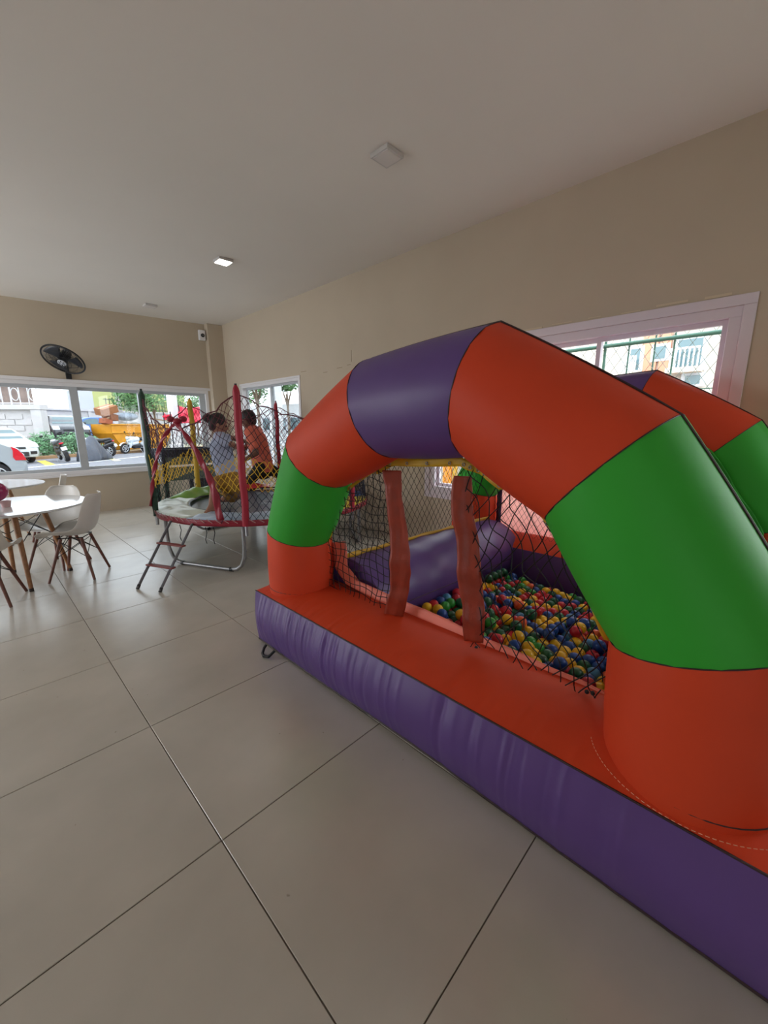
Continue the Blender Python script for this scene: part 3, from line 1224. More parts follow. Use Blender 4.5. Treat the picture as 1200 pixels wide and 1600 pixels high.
# safety net in colour bands
PD = sorted((d % 360) for d, _, _ in POLES)
def top_z(deg):
    deg %= 360
    for i in range(6):
        a, b = PD[i], PD[(i + 1) % 6] + (360 if i == 5 else 0)
        dd = deg if deg >= a else deg + 360
        if a <= dd <= b:
            u = (dd - a) / (b - a)
            return PTOP - .07 - (.33 if a in (172, 108) else .22) * (1 - abs(2 * u - 1) ** 1.6)
    return PTOP - .1


def netp(deg, v):
    zt = top_z(deg)
    z = TZ - .02 + (zt - TZ + .02) * v
    d = deg % 360
    i = min(range(6), key=lambda k: abs((PD[k] - d + 180) % 360 - 180))
    off = abs((PD[i] - d + 180) % 360 - 180) / 30
    r = TR + .04 - .05 * off * math.sin(PI * v)       # slightly sucked in between the poles
    p = pol(deg, r, z)
    return p + Vector((.008 * math.sin(deg * .9 + v * 21), .008 * math.cos(deg * 1.1 + v * 17), .012 * math.sin(deg * .7) * v))


# entrance slit in the near side of the net
def near_hit(x, y):
    d = ray(x, y)
    rel = Vector((CAM.x - TC.x, CAM.y - TC.y))
    R0 = TR + .06
    a = d.x ** 2 + d.y ** 2
    b = 2 * (rel.x * d.x + rel.y * d.y)
    c = rel.length_squared - R0 * R0
    q = b * b - 4 * a * c
    t = (-b - math.sqrt(max(q, 0))) / (2 * a)
    return CAM + d * t


doorL = [near_hit(x, y) for x, y in ((277, 661), (264, 673), (254, 690), (248, 712), (243, 735), (240, 760), (238, 790))]
doorR = [near_hit(x, y) for x, y in ((277, 661), (290, 678), (305, 700), (318, 725), (330, 750), (338, 775), (345, 812))]


def ang(p):
    return math.degrees(math.atan2(p.y - TC.y, p.x - TC.x)) % 360


def in_door(deg, z):
    if z > doorL[0].z - .01:
        return False
    def at(side):
        for a, b in zip(side, side[1:]):
            if b.z <= z <= a.z:
                u = (a.z - z) / max(a.z - b.z, 1e-6)
                return ang(a) + (ang(b) - ang(a)) * u
        return ang(side[-1])
    l, r = at(doorL), at(doorR)
    return min(l, r) < deg % 360 < max(l, r)


M_NETG = mat('green_cord', (16, 62, 52), .6)
M_NETN = mat('navy_cord', (24, 24, 48), .6)
M_NETY = mat('yellow_cord', (216, 176, 44), .6)
bands = {'maroon': (MB(), M_MAROOND), 'navy': (MB(), M_NETN), 'yellow': (MB(), M_NETY), 'green': (MB(), M_NETG), 'teal': (MB(), mat('teal_navy_cord', (20, 34, 60), .6))}
NA, NV = 126, 26
for j in range(NV):
    for i in range(NA):
        a0 = 360 * (i + (.5 if j % 2 else 0)) / NA
        for di in (-.5, .5):
            a1 = a0 + 360 / NA * di
            p, q = netp(a0, j / NV), netp(a1, (j + 1) / NV)
            zc = (p.z + q.z) / 2
            if in_door((a0 + a1) / 2, zc):
                continue
            vv = (j + .5) / NV
            k = 'maroon' if vv > .78 else 'navy' if vv > .52 else 'yellow' if vv > .25 else ('green' if 120 < a0 % 360 < 200 else 'teal')
            bands[k][0].strand(p, q, .0032 if k != 'yellow' else .0036)
for k, (m, ma) in bands.items():
    o = m.build('safety_net', ma, tr, kind='stuff')
    o['label'] = '%s band of the safety net' % k
MB().tube([netp(k * 3, 1) for k in range(120)], .006, 6, closed=True).build('top_rope', M_MAROOND, tr)


def door_strap(side):
    pts = densify(side, 5)
    n = len(pts)
    def f(a, b):
        k = min(int(a * (n - 1)), n - 2)
        p = pts[k].lerp(pts[k + 1], a * (n - 1) - k)
        rad = Vector((p.x - TC.x, p.y - TC.y, 0)).normalized()
        tan = Vector((-rad.y, rad.x, 0))
        w = .052 + .006 * math.sin(a * 40) + .02 * a
        return p + tan * (b - .5) * w + rad * (.01 + .008 * math.sin(a * 30 + b * 5) + .012 * math.sin(PI * b))
    return solid(MB().grid(f, 60, 7).build('entrance_strap', M_MAROON, tr), .006)


door_strap(doorL)
door_strap(doorR)
p = near_hit(277, 660)
mb = MB()
for s in (-1, 1):
    mb.ball(p + Vector((.045 * s, -.03 * s, .03)), (.035, .03, .028), 10, 7)
mb.ball(p + Vector((0, 0, .01)), (.04, .04, .03), 10, 7)
mb.build('strap_knot', M_MAROON, tr)
# orange red cloth left on the far pad
cc = pol(33, 1.08, TZ + .115)
mb = MB().grid(lambda a, b: cc + Vector((.22 * (a - .5) * 1.5, .16 * (b - .5) * 1.6 - .10 * (a - .5), .07 * math.sin(PI * a) ** .5 * math.sin(PI * b) ** .5 + .012 * math.sin(a * 19 + b * 8))), 20, 14)
o = solid(mb.build('folded_cloth', mat('orange_red_cloth', (232, 66, 36), .8, bump=.3, bscale=30), None), .01)
tag(o, 'crumpled orange red cloth lying on the far trampoline pad', 'cloth')

# ladder hooked on the rim
lad = thing('trampoline_ladder', 'small steel ladder with two reddish steps leaning on the trampoline rim', 'ladder', (.93, 3.87, 0))
ra, rb = at_z(215, 921, .0), at_z(250, 926, .0)
ta, tb = near_hit(266, 808), near_hit(300, 816)
ta.z = tb.z = TZ - .03

M_LAD = mat('ladder_tube', (112, 112, 118), .4, metal=.5)
for f0, t0 in ((ra, ta), (rb, tb)):
    f0 = f0 + Vector((0, 0, .012))
    o = MB().tube([f0, t0], .0125, 10).build('rail', M_LAD, lad)
    MB().tube([f0 - Vector((0, 0, .008)), f0 + (t0 - f0) * .05], .015, 10).build('rubber_foot', M_BLACKP, o)
for u in (.34, .66):
    a, b = (ra.lerp(ta, u), rb.lerp(tb, u))
    d = (b - a)
    X = d.normalized()
    Y = Vector((0, 0, 1)).cross(X).normalized()
    R3 = Matrix((X, Y, X.cross(Y))).transposed()
    o = bevel(MB().box((a + b) / 2, (d.length + .05, .05, .016), R3).build('step', mat('red_brown_step', (132, 62, 58), .5), lad, smooth=False), .004)

# ------------------------------------------------------------------ people
SKIN = mat('skin', (112, 74, 58), .55, bump=.05, bscale=60)
SKIN2 = mat('skin_light', (150, 104, 84), .55, bump=.05, bscale=60)
HAIR = mat('dark_hair', (24, 16, 16), .6, bump=.6, bscale=60)


def remesh(o, vox=.011, sm=6):
    m = o.modifiers.new('remesh', 'REMESH')
    m.mode = 'VOXEL'
    m.voxel_size = vox
    m.use_smooth_shade = True
    s = o.modifiers.new('smooth', 'SMOOTH')
    s.factor = .5
    s.iterations = sm
    return o


def hand(mb, wrist, d, up, L=.15):
    # palm with four unequal curled fingers and a thumb leaving its side
    d = Vector(d).normalized()
    s = d.cross(Vector(up)).normalized()
    n = s.cross(d).normalized()
    mb.limb(wrist - d * .02, wrist + d * L * .30, .024, .030)
    mb.limb(wrist + d * L * .15 + s * .012, wrist + d * L * .45 + s * .014, .024, .018)
    mb.limb(wrist + d * L * .15 - s * .012, wrist + d * L * .45 - s * .014, .024, .018)
    for k, (o, l) in enumerate(((-.030, .40), (-.010, .48), (.010, .45), (.029, .36))):
        a = wrist + d * L * .45 + s * o
        b = a + d * L * l * .55 - n * .008
        c = b + d * L * l * .35 - n * .022
        mb.limb(a, b, .0095, .0085, 8); mb.limb(b, c, .0085, .0075, 8)
    a = wrist + d * L * .12 - s * .028
    mb.limb(a, a + d * .035 - s * .025 - n * .008, .0125, .010, 8)
    mb.limb(a + d * .035 - s * .025 - n * .008, a + d * .065 - s * .028 - n * .016, .010, .0085, 8)


def foot(mb, ankle, d, L=.22, flat=0.0):
    d = Vector((d[0], d[1], 0)).normalized()
    heel = Vector((ankle.x, ankle.y, ankle.z - .055)) - d * .035
    mb.limb(ankle, heel, .036, .034)
    mb.limb(heel, heel + d * L * .62 + Vector((0, 0, -.008)), .034, .030)
    mb.limb(ankle, heel + d * L * .55, .034, .027)
    s = Vector((-d.y, d.x, 0))
    for k, o in enumerate((-.03, -.014, .0, .013, .026)):
        a = heel + d * L * .6 + s * o + Vector((0, 0, -.014))
        mb.limb(a, a + d * (.062 - .008 * abs(k - 1)), .013, .011, 8)


def head(mb, c, f, up, r=.098):
    f, up = Vector(f).normalized(), Vector(up).normalized()
    s = f.cross(up).normalized()
    up = s.cross(f).normalized()
    M = Matrix((s, f, up)).transposed()
    mb.ball(c, (r * .78, r * .96, r * 1.12), 18, 14, M)
    mb.limb(c + f * r * .35 - up * r * .75, c + f * r * .55 - up * r * .95, r * .50, r * .34)
    mb.limb(c + f * r * .92 + up * r * .12, c + f * r * 1.14 - up * r * .22, r * .09, r * .16)      # nose
    for q in (-1, 1):
        mb.ball(c + s * q * r * .80 - f * r * .05 - up * r * .05, (r * .10, r * .2, r * .30), 8, 6, M)    # ears
        mb.limb(c + f * r * .84 + s * q * r * .18 + up * r * .20, c + f * r * .74 + s * q * r * .46 + up * r * .20, r * .08, r * .08)  # brow
    mb.limb(c + f * r * .86 + s * r * .2 - up * r * .56, c + f * r * .86 - s * r * .2 - up * r * .56, r * .09, r * .09)              # lips
    return s, f, up, M


def eyes(parent, c, s, f, up, r):
    for q in (-1, 1):
        MB().ball(c + f * r * .83 + s * q * r * .32 + up * r * .04, r * .13, 8, 6).build('eye', mat('eye', (30, 24, 22), .2), parent)


def cap_hair(mb, c, s, f, up, M, r):
    mb.ball(c + up * r * .22 - f * r * .16, (r * .88, r * .98, r * 1.02), 18, 12, M)
    mb.ball(c - up * r * .1 - f * r * .34, (r * .82, r * .74, r * .95), 16, 10, M)


# squatting person on the mat, seen from behind
D1 = 4.62
J = lambda x, y, d=D1: at_d(x, y, d)
root = thing('person', 'person with bunned hair, pale blue shirt and mustard shorts crouching on the trampoline', 'person', at_z(345, 792, TZ))
hip, waist, chest, neck = J(360, 757), J(352, 733), J(345, 700), J(343, 677)
hc = J(341, 662)
rt = (RT * 1).normalized()
away = Vector((FW.x, FW.y, 0)).normalized()
fdir = (rt * .86 + away * .35 - Vector((0, 0, .35))).normalized()
shw = (away * .80 - rt * .35).normalized() * .135
mb = MB()
HS = .100
s, f, up, M = head(mb, hc, fdir, Vector((0, 0, 1)) + rt * .25, HS)
mb.limb(neck, hc - Vector((0, 0, .05)), .042, .045)
mb.limb(chest, waist, .10, .095); mb.limb(waist, hip, .10, .115)
shL, shR = neck - Vector((0, 0, .06)) + shw, neck - Vector((0, 0, .06)) - shw
elR, wrR = J(362, 694, D1 - .12), J(374, 702, D1 + .02)
elL, wrL = J(361, 684, D1 + .22), J(376, 688, D1 + .30)
for a, e, w in ((shR, elR, wrR), (shL, elL, wrL)):
    mb.limb(a, e, .043, .034); mb.limb(e, w, .034, .022)
    hand(mb, w, w - e, (0, 0, 1), .14)
# near leg: knee up, bare shin and foot on the mat; far leg folded under
k1, a1 = J(336, 751, D1 - .20), at_z(331, 797, TZ + .02) + Vector((0, 0, .045))
hipL, hipR = hip + shw * .6, hip - shw * .6
mb.limb(hipR, k1, .075, .05); mb.limb(k1, a1, .05, .032)
foot(mb, a1, -rt * .3 - away, .19)
k2 = J(372, 772, D1 - .05)
a2 = J(356, 779, D1 + .25)
a2.z = max(a2.z, TZ + .09); k2.z = max(k2.z, TZ + .10)
mb.limb(hipL, k2, .075, .052); mb.limb(k2, a2, .05, .034)
foot(mb, a2, -rt, .19)
body = remesh(mb.build('body', SKIN2, root), .010)
eyes(body, hc, s, f, up, HS)
mb = MB(); cap_hair(mb, hc, s, f, up, M, HS)
bun = hc - f * .125 + up * .02
mb.ball(bun, (.055, .055, .05), 12, 9)
mb.limb(hc - f * .07 + up * .03, bun, .05, .04)
remesh(mb.build('hair', HAIR, root), .009, 3)
mb = MB()
mb.limb(neck - Vector((0, 0, .055)) + shw * .75, neck - Vector((0, 0, .055)) - shw * .75, .066, .066)
mb.limb(chest, waist, .128, .115); mb.limb(waist, waist.lerp(hip, .45), .118, .122)
mb.limb(neck - Vector((0, 0, .05)), chest, .08, .122)
for a, e in ((shR, elR), (shL, elL)):
    mb.limb(a, a.lerp(e, .62), .062, .054)
remesh(mb.build('shirt', mat('grey_blue_shirt', (164, 172, 198), .85, bump=.4, bscale=24), root), .011, 4)
mb = MB()
mb.limb(waist.lerp(hip, .4), hip, .122, .135)
mb.limb(hipR, hipR.lerp(k1, .72), .098, .078); mb.limb(hipL, hipL.lerp(k2, .85), .10, .082)
mb.limb(hipL, hipR, .12, .12); mb.limb(hip, J(362, 772), .12, .10)
remesh(mb.build('shorts', mat('mustard_shorts', (150, 112, 50), .85, noise=.35, nscale=22, bump=.3, bscale=24), root), .011, 4)

# adult lunging behind the trampoline
D2_ = 6.10
J = lambda x, y, d=D2_: at_d(x, y, d)
hip, waist, chest, neck = J(411, 729), J(409, 717), J(401, 688), J(395, 667)
hc = J(387.5, 655)
ftA = at_d(393, 772, D2_); ftA.z = .10
ftB = J(446, 745, D2_ + .05); ftB.z = .12
root = thing('person', 'person in coral T-shirt and black trousers leaning over behind the trampoline', 'person', (hip.x, hip.y, 0))
fdir = (-rt * .93 + away * .1 - Vector((0, 0, .30))).normalized()
shw = (away * .9 + rt * .1).normalized() * .17
mb = MB()
HS = .118
s, f, up, M = head(mb, hc, fdir, Vector((0, 0, 1)) - rt * .25, HS)
mb.limb(neck, hc - Vector((0, 0, .06)), .056, .060)
mb.limb(chest, waist, .13, .12); mb.limb(waist, hip, .12, .13)
shR, shL = neck - Vector((0, 0, .07)) + rt * .02 - shw, neck - Vector((0, 0, .07)) + shw
elR, wrR = J(400, 708, D2_ - .26), J(384, 718, D2_ - .34)
elL, wrL = J(388, 694, D2_ + .16), J(379, 705, D2_ - .05)
for a, e, w in ((shR, elR, wrR), (shL, elL, wrL)):
    mb.limb(a, e, .056, .046); mb.limb(e, w, .046, .030)
    hand(mb, w, w - e, (0, 0, 1), .18)
body = remesh(mb.build('body', SKIN, root), .011)
eyes(body, hc, s, f, up, HS)
mb = MB(); cap_hair(mb, hc, s, f, up, M, HS)
remesh(mb.build('hair', HAIR, root), .010, 3)
mb = MB()
mb.limb(shR * .85 + shL * .15, shL * .85 + shR * .15, .085, .085)
mb.limb(neck - Vector((0, 0, .06)), chest, .10, .155); mb.limb(chest, waist, .16, .15); mb.limb(waist, hip, .152, .158)
for a, e in ((shR, elR), (shL, elL)):
    mb.limb(a, a.lerp(e, .72), .082, .074)
remesh(mb.build('tshirt', mat('coral_tshirt', (206, 104, 84), .85, bump=.4, bscale=24), root), .012, 4)
mb = MB()
hA, hB = hip - shw * .5, hip + shw * .5
kA = J(390, 752, D2_ - .10); kB = J(437, 742, D2_ + .12)
mb.limb(hip, hip - Vector((0, 0, .06)), .15, .14)
mb.limb(hA, kA, .10, .075); mb.limb(kA, ftA, .072, .050)
mb.limb(hB, kB, .10, .075); mb.limb(kB, Vector((kB.x + .10, kB.y - .1, .10)), .072, .050)
remesh(mb.build('trousers', mat('black_trousers', (20, 20, 26), .8, bump=.3, bscale=24), root), .012, 4)
mb = MB()
foot(mb, ftA, -rt, .26); foot(mb, Vector((kB.x + .10, kB.y - .1, .10)), -rt, .26)
remesh(mb.build('shoe', mat('dark_shoe', (40, 38, 42), .6), root), .011, 2)

# ------------------------------------------------------------------ tables and shell chairs
WOOD = mat('beech_dowel', (150, 104, 66), .45, noise=.25, nscale=30)
WOODD = mat('dark_dowel', (108, 66, 54), .45, noise=.25, nscale=30)
WIRE = mat('black_wire', (20, 20, 22), .4, metal=.3)
SHELL = mat('white_shell', (214, 210, 204), .35)
TOPM = mat('white_laminate', (208, 210, 212), .12, coat=.3)
CUP = mat('leg_cap', (40, 30, 26), .6)


def make_table(name, label, R):
    t = thing(name, label, 'table', (0, 0, 0), group='round white tables on dowel legs')
    MB().lathe([(R - .012, .720), (R - .001, .725), (R, .733), (R - .006, .741), (.02, .7415)], 72).build('tabletop', TOPM, t, angle=50)
    MB().lathe([(.22, .700), (.22, .719)], 24).build('under_plate', WIRE, t)
    for k in range(4):
        a = PI / 2 * k + .09
        c, s_ = math.cos(a), math.sin(a)
        o = MB().tube([Vector((.24 * c, .24 * s_, .705)), Vector((.38 * c, .38 * s_, .012))], [.024, .016], 12).build('leg', WOOD, t)
        MB().tube([Vector((.38 * c, .38 * s_, .0)), Vector((.377 * c, .377 * s_, .03))], .0172, 12).build('foot_cap', CUP, o)
    mb = MB()
    for k in range(4):
        a, b = PI / 2 * k + .09, PI / 2 * (k + 1) + .09
        p = lambda an, u: Vector(((.24 + .14 * u) * math.cos(an), (.24 + .14 * u) * math.sin(an), .705 - .69 * u))
        mb.strand(p(a, .06), p(b, .42), .004, 6); mb.strand(p(b, .06), p(a, .42), .004, 6)
    mb.build('brace_wire', WIRE, t)
    return t


def place(t, x, y, rz):
    t.location = (x, y, 0)
    t.rotation_euler = (0, 0, rz)


t1 = make_table('round_table', 'nearer round white table with the magenta balloon on it', .602)
t2 = copy_tree(t1)
t2['label'] = 'farther round white table close to the back window'
place(t1, .166, 5.007, 0)
place(t2, .05, 7.04, .3)

CP = [(.215, .425), (.205, .440), (.14, .447), (.05, .437), (-.05, .430), (-.12, .440), (-.165, .475), (-.19, .53), (-.21, .60), (-.23, .68), (-.25, .76), (-.262, .81), (-.262, .825)]
CW = [.20, .222, .23, .232, .232, .23, .226, .222, .216, .206, .186, .150, .11]


def make_chair(dark):
    t = thing('shell_chair', '', 'chair', (0, 0, 0), group='white shell chairs')

    def sh(u, v):
        i = v * (len(CP) - 1)
        k = min(int(i), len(CP) - 2)
        q = i - k
        x = CP[k][0] * (1 - q) + CP[k + 1][0] * q
        z = CP[k][1] * (1 - q) + CP[k + 1][1] * q
        w = CW[k] * (1 - q) + CW[k + 1] * q
        c = 2 * u - 1
        seat = max(0, 1 - v / .5)
        back = min(1, v / .45)
        return Vector((x + .085 * abs(c) ** 2.4 * back * (1 - .3 * v), c * w, z + .075 * abs(c) ** 2.6 * (.25 + .75 * math.sin(PI * min(1, v / .62))) * (1 if v < .62 else 0.25)))
    o = MB().grid(sh, 21, 40).build('shell', SHELL, t, angle=80)
    solid(o, .009)
    sb = o.modifiers.new('sub', 'SUBSURF'); sb.levels = sb.render_levels = 1
    for a, b in ((1, 1), (1, -1), (-1, 1), (-1, -1)):
        MB().tube([Vector((.085 * a - .01, .095 * b, .405)), Vector((.187 * a, .187 * b, .004))], [.015, .0115], 10).build('leg', WOODD if dark else WOOD, t)
    mb = MB()
    L0 = lambda a, b, u: Vector(((.085 + .102 * u) * a - .01 * (1 - u), (.095 + .092 * u) * b, .405 - .40 * u))
    for (a, b), (c, d) in (((1, 1), (1, -1)), ((1, -1), (-1, -1)), ((-1, -1), (-1, 1)), ((-1, 1), (1, 1))):
        mb.strand(L0(a, b, .06), L0(c, d, .45), .0035, 6); mb.strand(L0(c, d, .06), L0(a, b, .45), .0035, 6)
    mb.strand((.10, .10, .412), (.10, -.10, .412), .005, 6); mb.strand((-.11, .10, .412), (-.11, -.10, .412), .005, 6)
    mb.strand((.10, .10, .412), (-.11, .10, .412), .005, 6); mb.strand((.10, -.10, .412), (-.11, -.10, .412), .005, 6)
    mb.build('brace_wire', WIRE, t)
    return t


ch = make_chair(True)
specs = [(.59, 4.80, -.86, .51, 'white shell chair at the right of the nearer table, its back toward the trampoline'),
         (.50, 5.33, -.72, -.69, 'white shell chair behind the nearer table, half hidden by its top'),
         (.60, 6.83, -1, .12, 'white shell chair edge-on at the farther table under the window'),
         (-.07, 4.55, .35, 1, 'white shell chair at the left picture edge in front of the nearer table')]
for i, (x, y, fx, fy, lab) in enumerate(specs):
    o = ch if i == 0 else copy_tree(ch)
    o['label'] = lab
    place(o, x, y, math.atan2(fy, fx))

# balloon table decoration
p = at_z(10, 792, .7415)
t = thing('balloon_decoration', 'magenta balloon on a pale pink cup on the nearer white table', 'balloon', p)
bc = Vector((p.x - .05, p.y - .03, .7415 + .145))
prof = [(.004, -.098), (.02, -.088), (.05, -.068), (.075, -.035), (.086, .0), (.082, .035), (.064, .064), (.035, .083), (.004, .09)]
MB().lathe(prof, 28, bc, Matrix.Rotation(.35, 3, 'Y')).build('balloon', mat('magenta_balloon', (150, 18, 84), .25, coat=.4), t, angle=180)
MB().lathe([(.030, 0), (.034, .02), (.040, .055), (.036, .055), (.03, .02)], 20, p).build('cup', mat('pale_pink_cup', (214, 176, 176), .4), t)
MB().tube([p + Vector((0, 0, .03)), bc - Vector((.03, 0, .09))], .004, 6).build('stick', M_WHITE, t)

# long dark games table behind the trampoline
gx0, gx1, gy0, gy1 = 2.20, 3.12, 7.25, 7.85
g = thing('games_table', 'long black framed games table with white side rail behind the trampoline', 'games table', ((gx0 + gx1) / 2, (gy0 + gy1) / 2, 0))
mb = MB()
mb.b2((gx0, gy0, .95), (gx1, gy0 + .03, 1.08)); mb.b2((gx0, gy1 - .03, .95), (gx1, gy1, 1.08))
mb.b2((gx0, gy0 + .03, .95), (gx0 + .03, gy1 - .03, 1.08)); mb.b2((gx1 - .03, gy0 + .03, .95), (gx1, gy1 - .03, 1.08))
bevel(mb.build('top_rail', mat('black_laminate', (26, 28, 36), .4), g, smooth=False), .004)
MB().b2((gx0 + .03, gy0 + .03, .955), (gx1 - .03, gy1 - .03, .975)).build('playing_field', mat('field_green', (40, 110, 70), .4), g, smooth=False)
for za, zb in ((.78, .815),):
    bevel(MB().b2((gx0 + .10, gy0 - .012, za), (gx1 - .08, gy0 + .012, zb)).build('side_rail', M_WHITE, g, smooth=False), .004)
MB().b2((gx0 + .06, gy0 + .025, .55), (gx1 - .06, gy0 + .045, .949)).build('apron', mat('grey_green_panel', (88, 96, 84), .5), g, smooth=False)
for x in (gx0 + .035, gx1 - .035, gx0 + .62):
    for y in (gy0 + .06, gy1 - .06):
        bevel(MB().b2((x - .03, y - .03, 0), (x + .03, y + .03, .949)).build('leg', M_BLACKP, g, smooth=False), .003)
# ------------------------------------------------------------------ outside: street behind the back window
G = -.02
struct(MB().b2((-40, YW + .15, G - .2), (60, 70, G)).build('ground_street', mat('pale_asphalt', (118, 118, 124), .85, noise=.08, nscale=1.5), smooth=False))
struct(MB().b2((XW + .15, -40, G - .2), (60, YW + .15, G - .001)).build('ground_side', mat('side_paving', (130, 128, 120), .9, noise=.08, nscale=1.5), smooth=False))
P0 = lambda x, y: at_z(x, y, G)
ka, kb = P0(60, 718), P0(220, 707)
E = Vector((kb.x - ka.x, kb.y - ka.y, 0)).normalized()       # along the kerb
NV_ = Vector((-E.y, E.x, 0))                                  # away from the building
SA = math.atan2(E.y, E.x)
RS = Matrix.Rotation(SA, 3, 'Z')


def street(u, v, z=G):
    return Vector((ka.x, ka.y, 0)) + E * u + NV_ * v + Vector((0, 0, z - 0))


struct(MB().box(street(6, .15, .05), (40, .3, .14), RS).build('kerb', mat('earth_kerb', (160, 126, 92), .9, noise=.15, nscale=4), smooth=False))
struct(MB().box(street(6, 8, .03), (44, 15, .10), RS).build('ground_verge', mat('verge_soil', (140, 136, 116), .95, noise=.15, nscale=2), smooth=False))


def road_mark(p, q, w, rgb, name):
    d = q - p
    a = math.atan2(d.y, d.x)
    return struct(MB().box(((p.x + q.x) / 2, (p.y + q.y) / 2, G + .004), (d.length, w, .006), Matrix.Rotation(a, 3, 'Z')).build(name, mat('road_paint_%d' % rgb[2], rgb, .7), smooth=False))


road_mark(P0(64, 720), P0(80, 727), .30, (236, 204, 70), 'trim_6')
road_mark(P0(20, 733), P0(150, 721), .12, (236, 236, 232), 'trim_7')
road_mark(P0(150, 721), P0(240, 711.5), .12, (236, 236, 232), 'trim_8')
road_mark(P0(168, 715.5), P0(184, 720), .25, (236, 226, 170), 'trim_9')

TYRE = mat('tyre_rubber', (34, 34, 36), .8)
RIM = mat('alloy_rim', (206, 208, 212), .3, metal=.6)
REDL = mat('red_lamp_lens', (206, 20, 42), .2)
CLEARL = mat('headlamp_lens', (206, 212, 216), .15)
DARK = mat('dark_trim', (36, 38, 42), .5)


def wheel(c, axis, r, w, parent, spokes=5, rim=True):
    axis = Vector(axis).normalized()
    a = axis.orthogonal().normalized()
    M = Matrix((a, axis.cross(a), axis)).transposed()
    wh = MB().lathe([(r * .64, -w / 2 + .01), (r * .86, -w / 2), (r * .97, -w * .36), (r, -w * .15), (r, w * .15), (r * .97, w * .36), (r * .86, w / 2), (r * .64, w / 2 - .01)], 32, c, M).build('wheel', TYRE, parent)
    mb = MB()
    mb.tube([Vector(c) + M @ Vector((r * .62 * math.cos(t), r * .62 * math.sin(t), w * .46)) for t in [2 * PI * k / 28 for k in range(28)]], r * .045, 6, closed=True)
    mb.tube([Vector(c) + M @ Vector((r * .62 * math.cos(t), r * .62 * math.sin(t), -w * .46)) for t in [2 * PI * k / 28 for k in range(28)]], r * .045, 6, closed=True)
    for k in range(spokes):
        t = 2 * PI * k / spokes
        for s in (.5, -.5):
            mb.box(Vector(c) + M @ Vector((r * .33 * math.cos(t), r * .33 * math.sin(t), s * w * .9)), (r * .6, r * .13, .012), M @ Matrix.Rotation(t, 3, 'Z'))
    mb.lathe([(r * .14, -w * .48), (r * .14, w * .48)], 14, c, M)
    mb.build('alloy_rim', RIM, wh)
    return wh


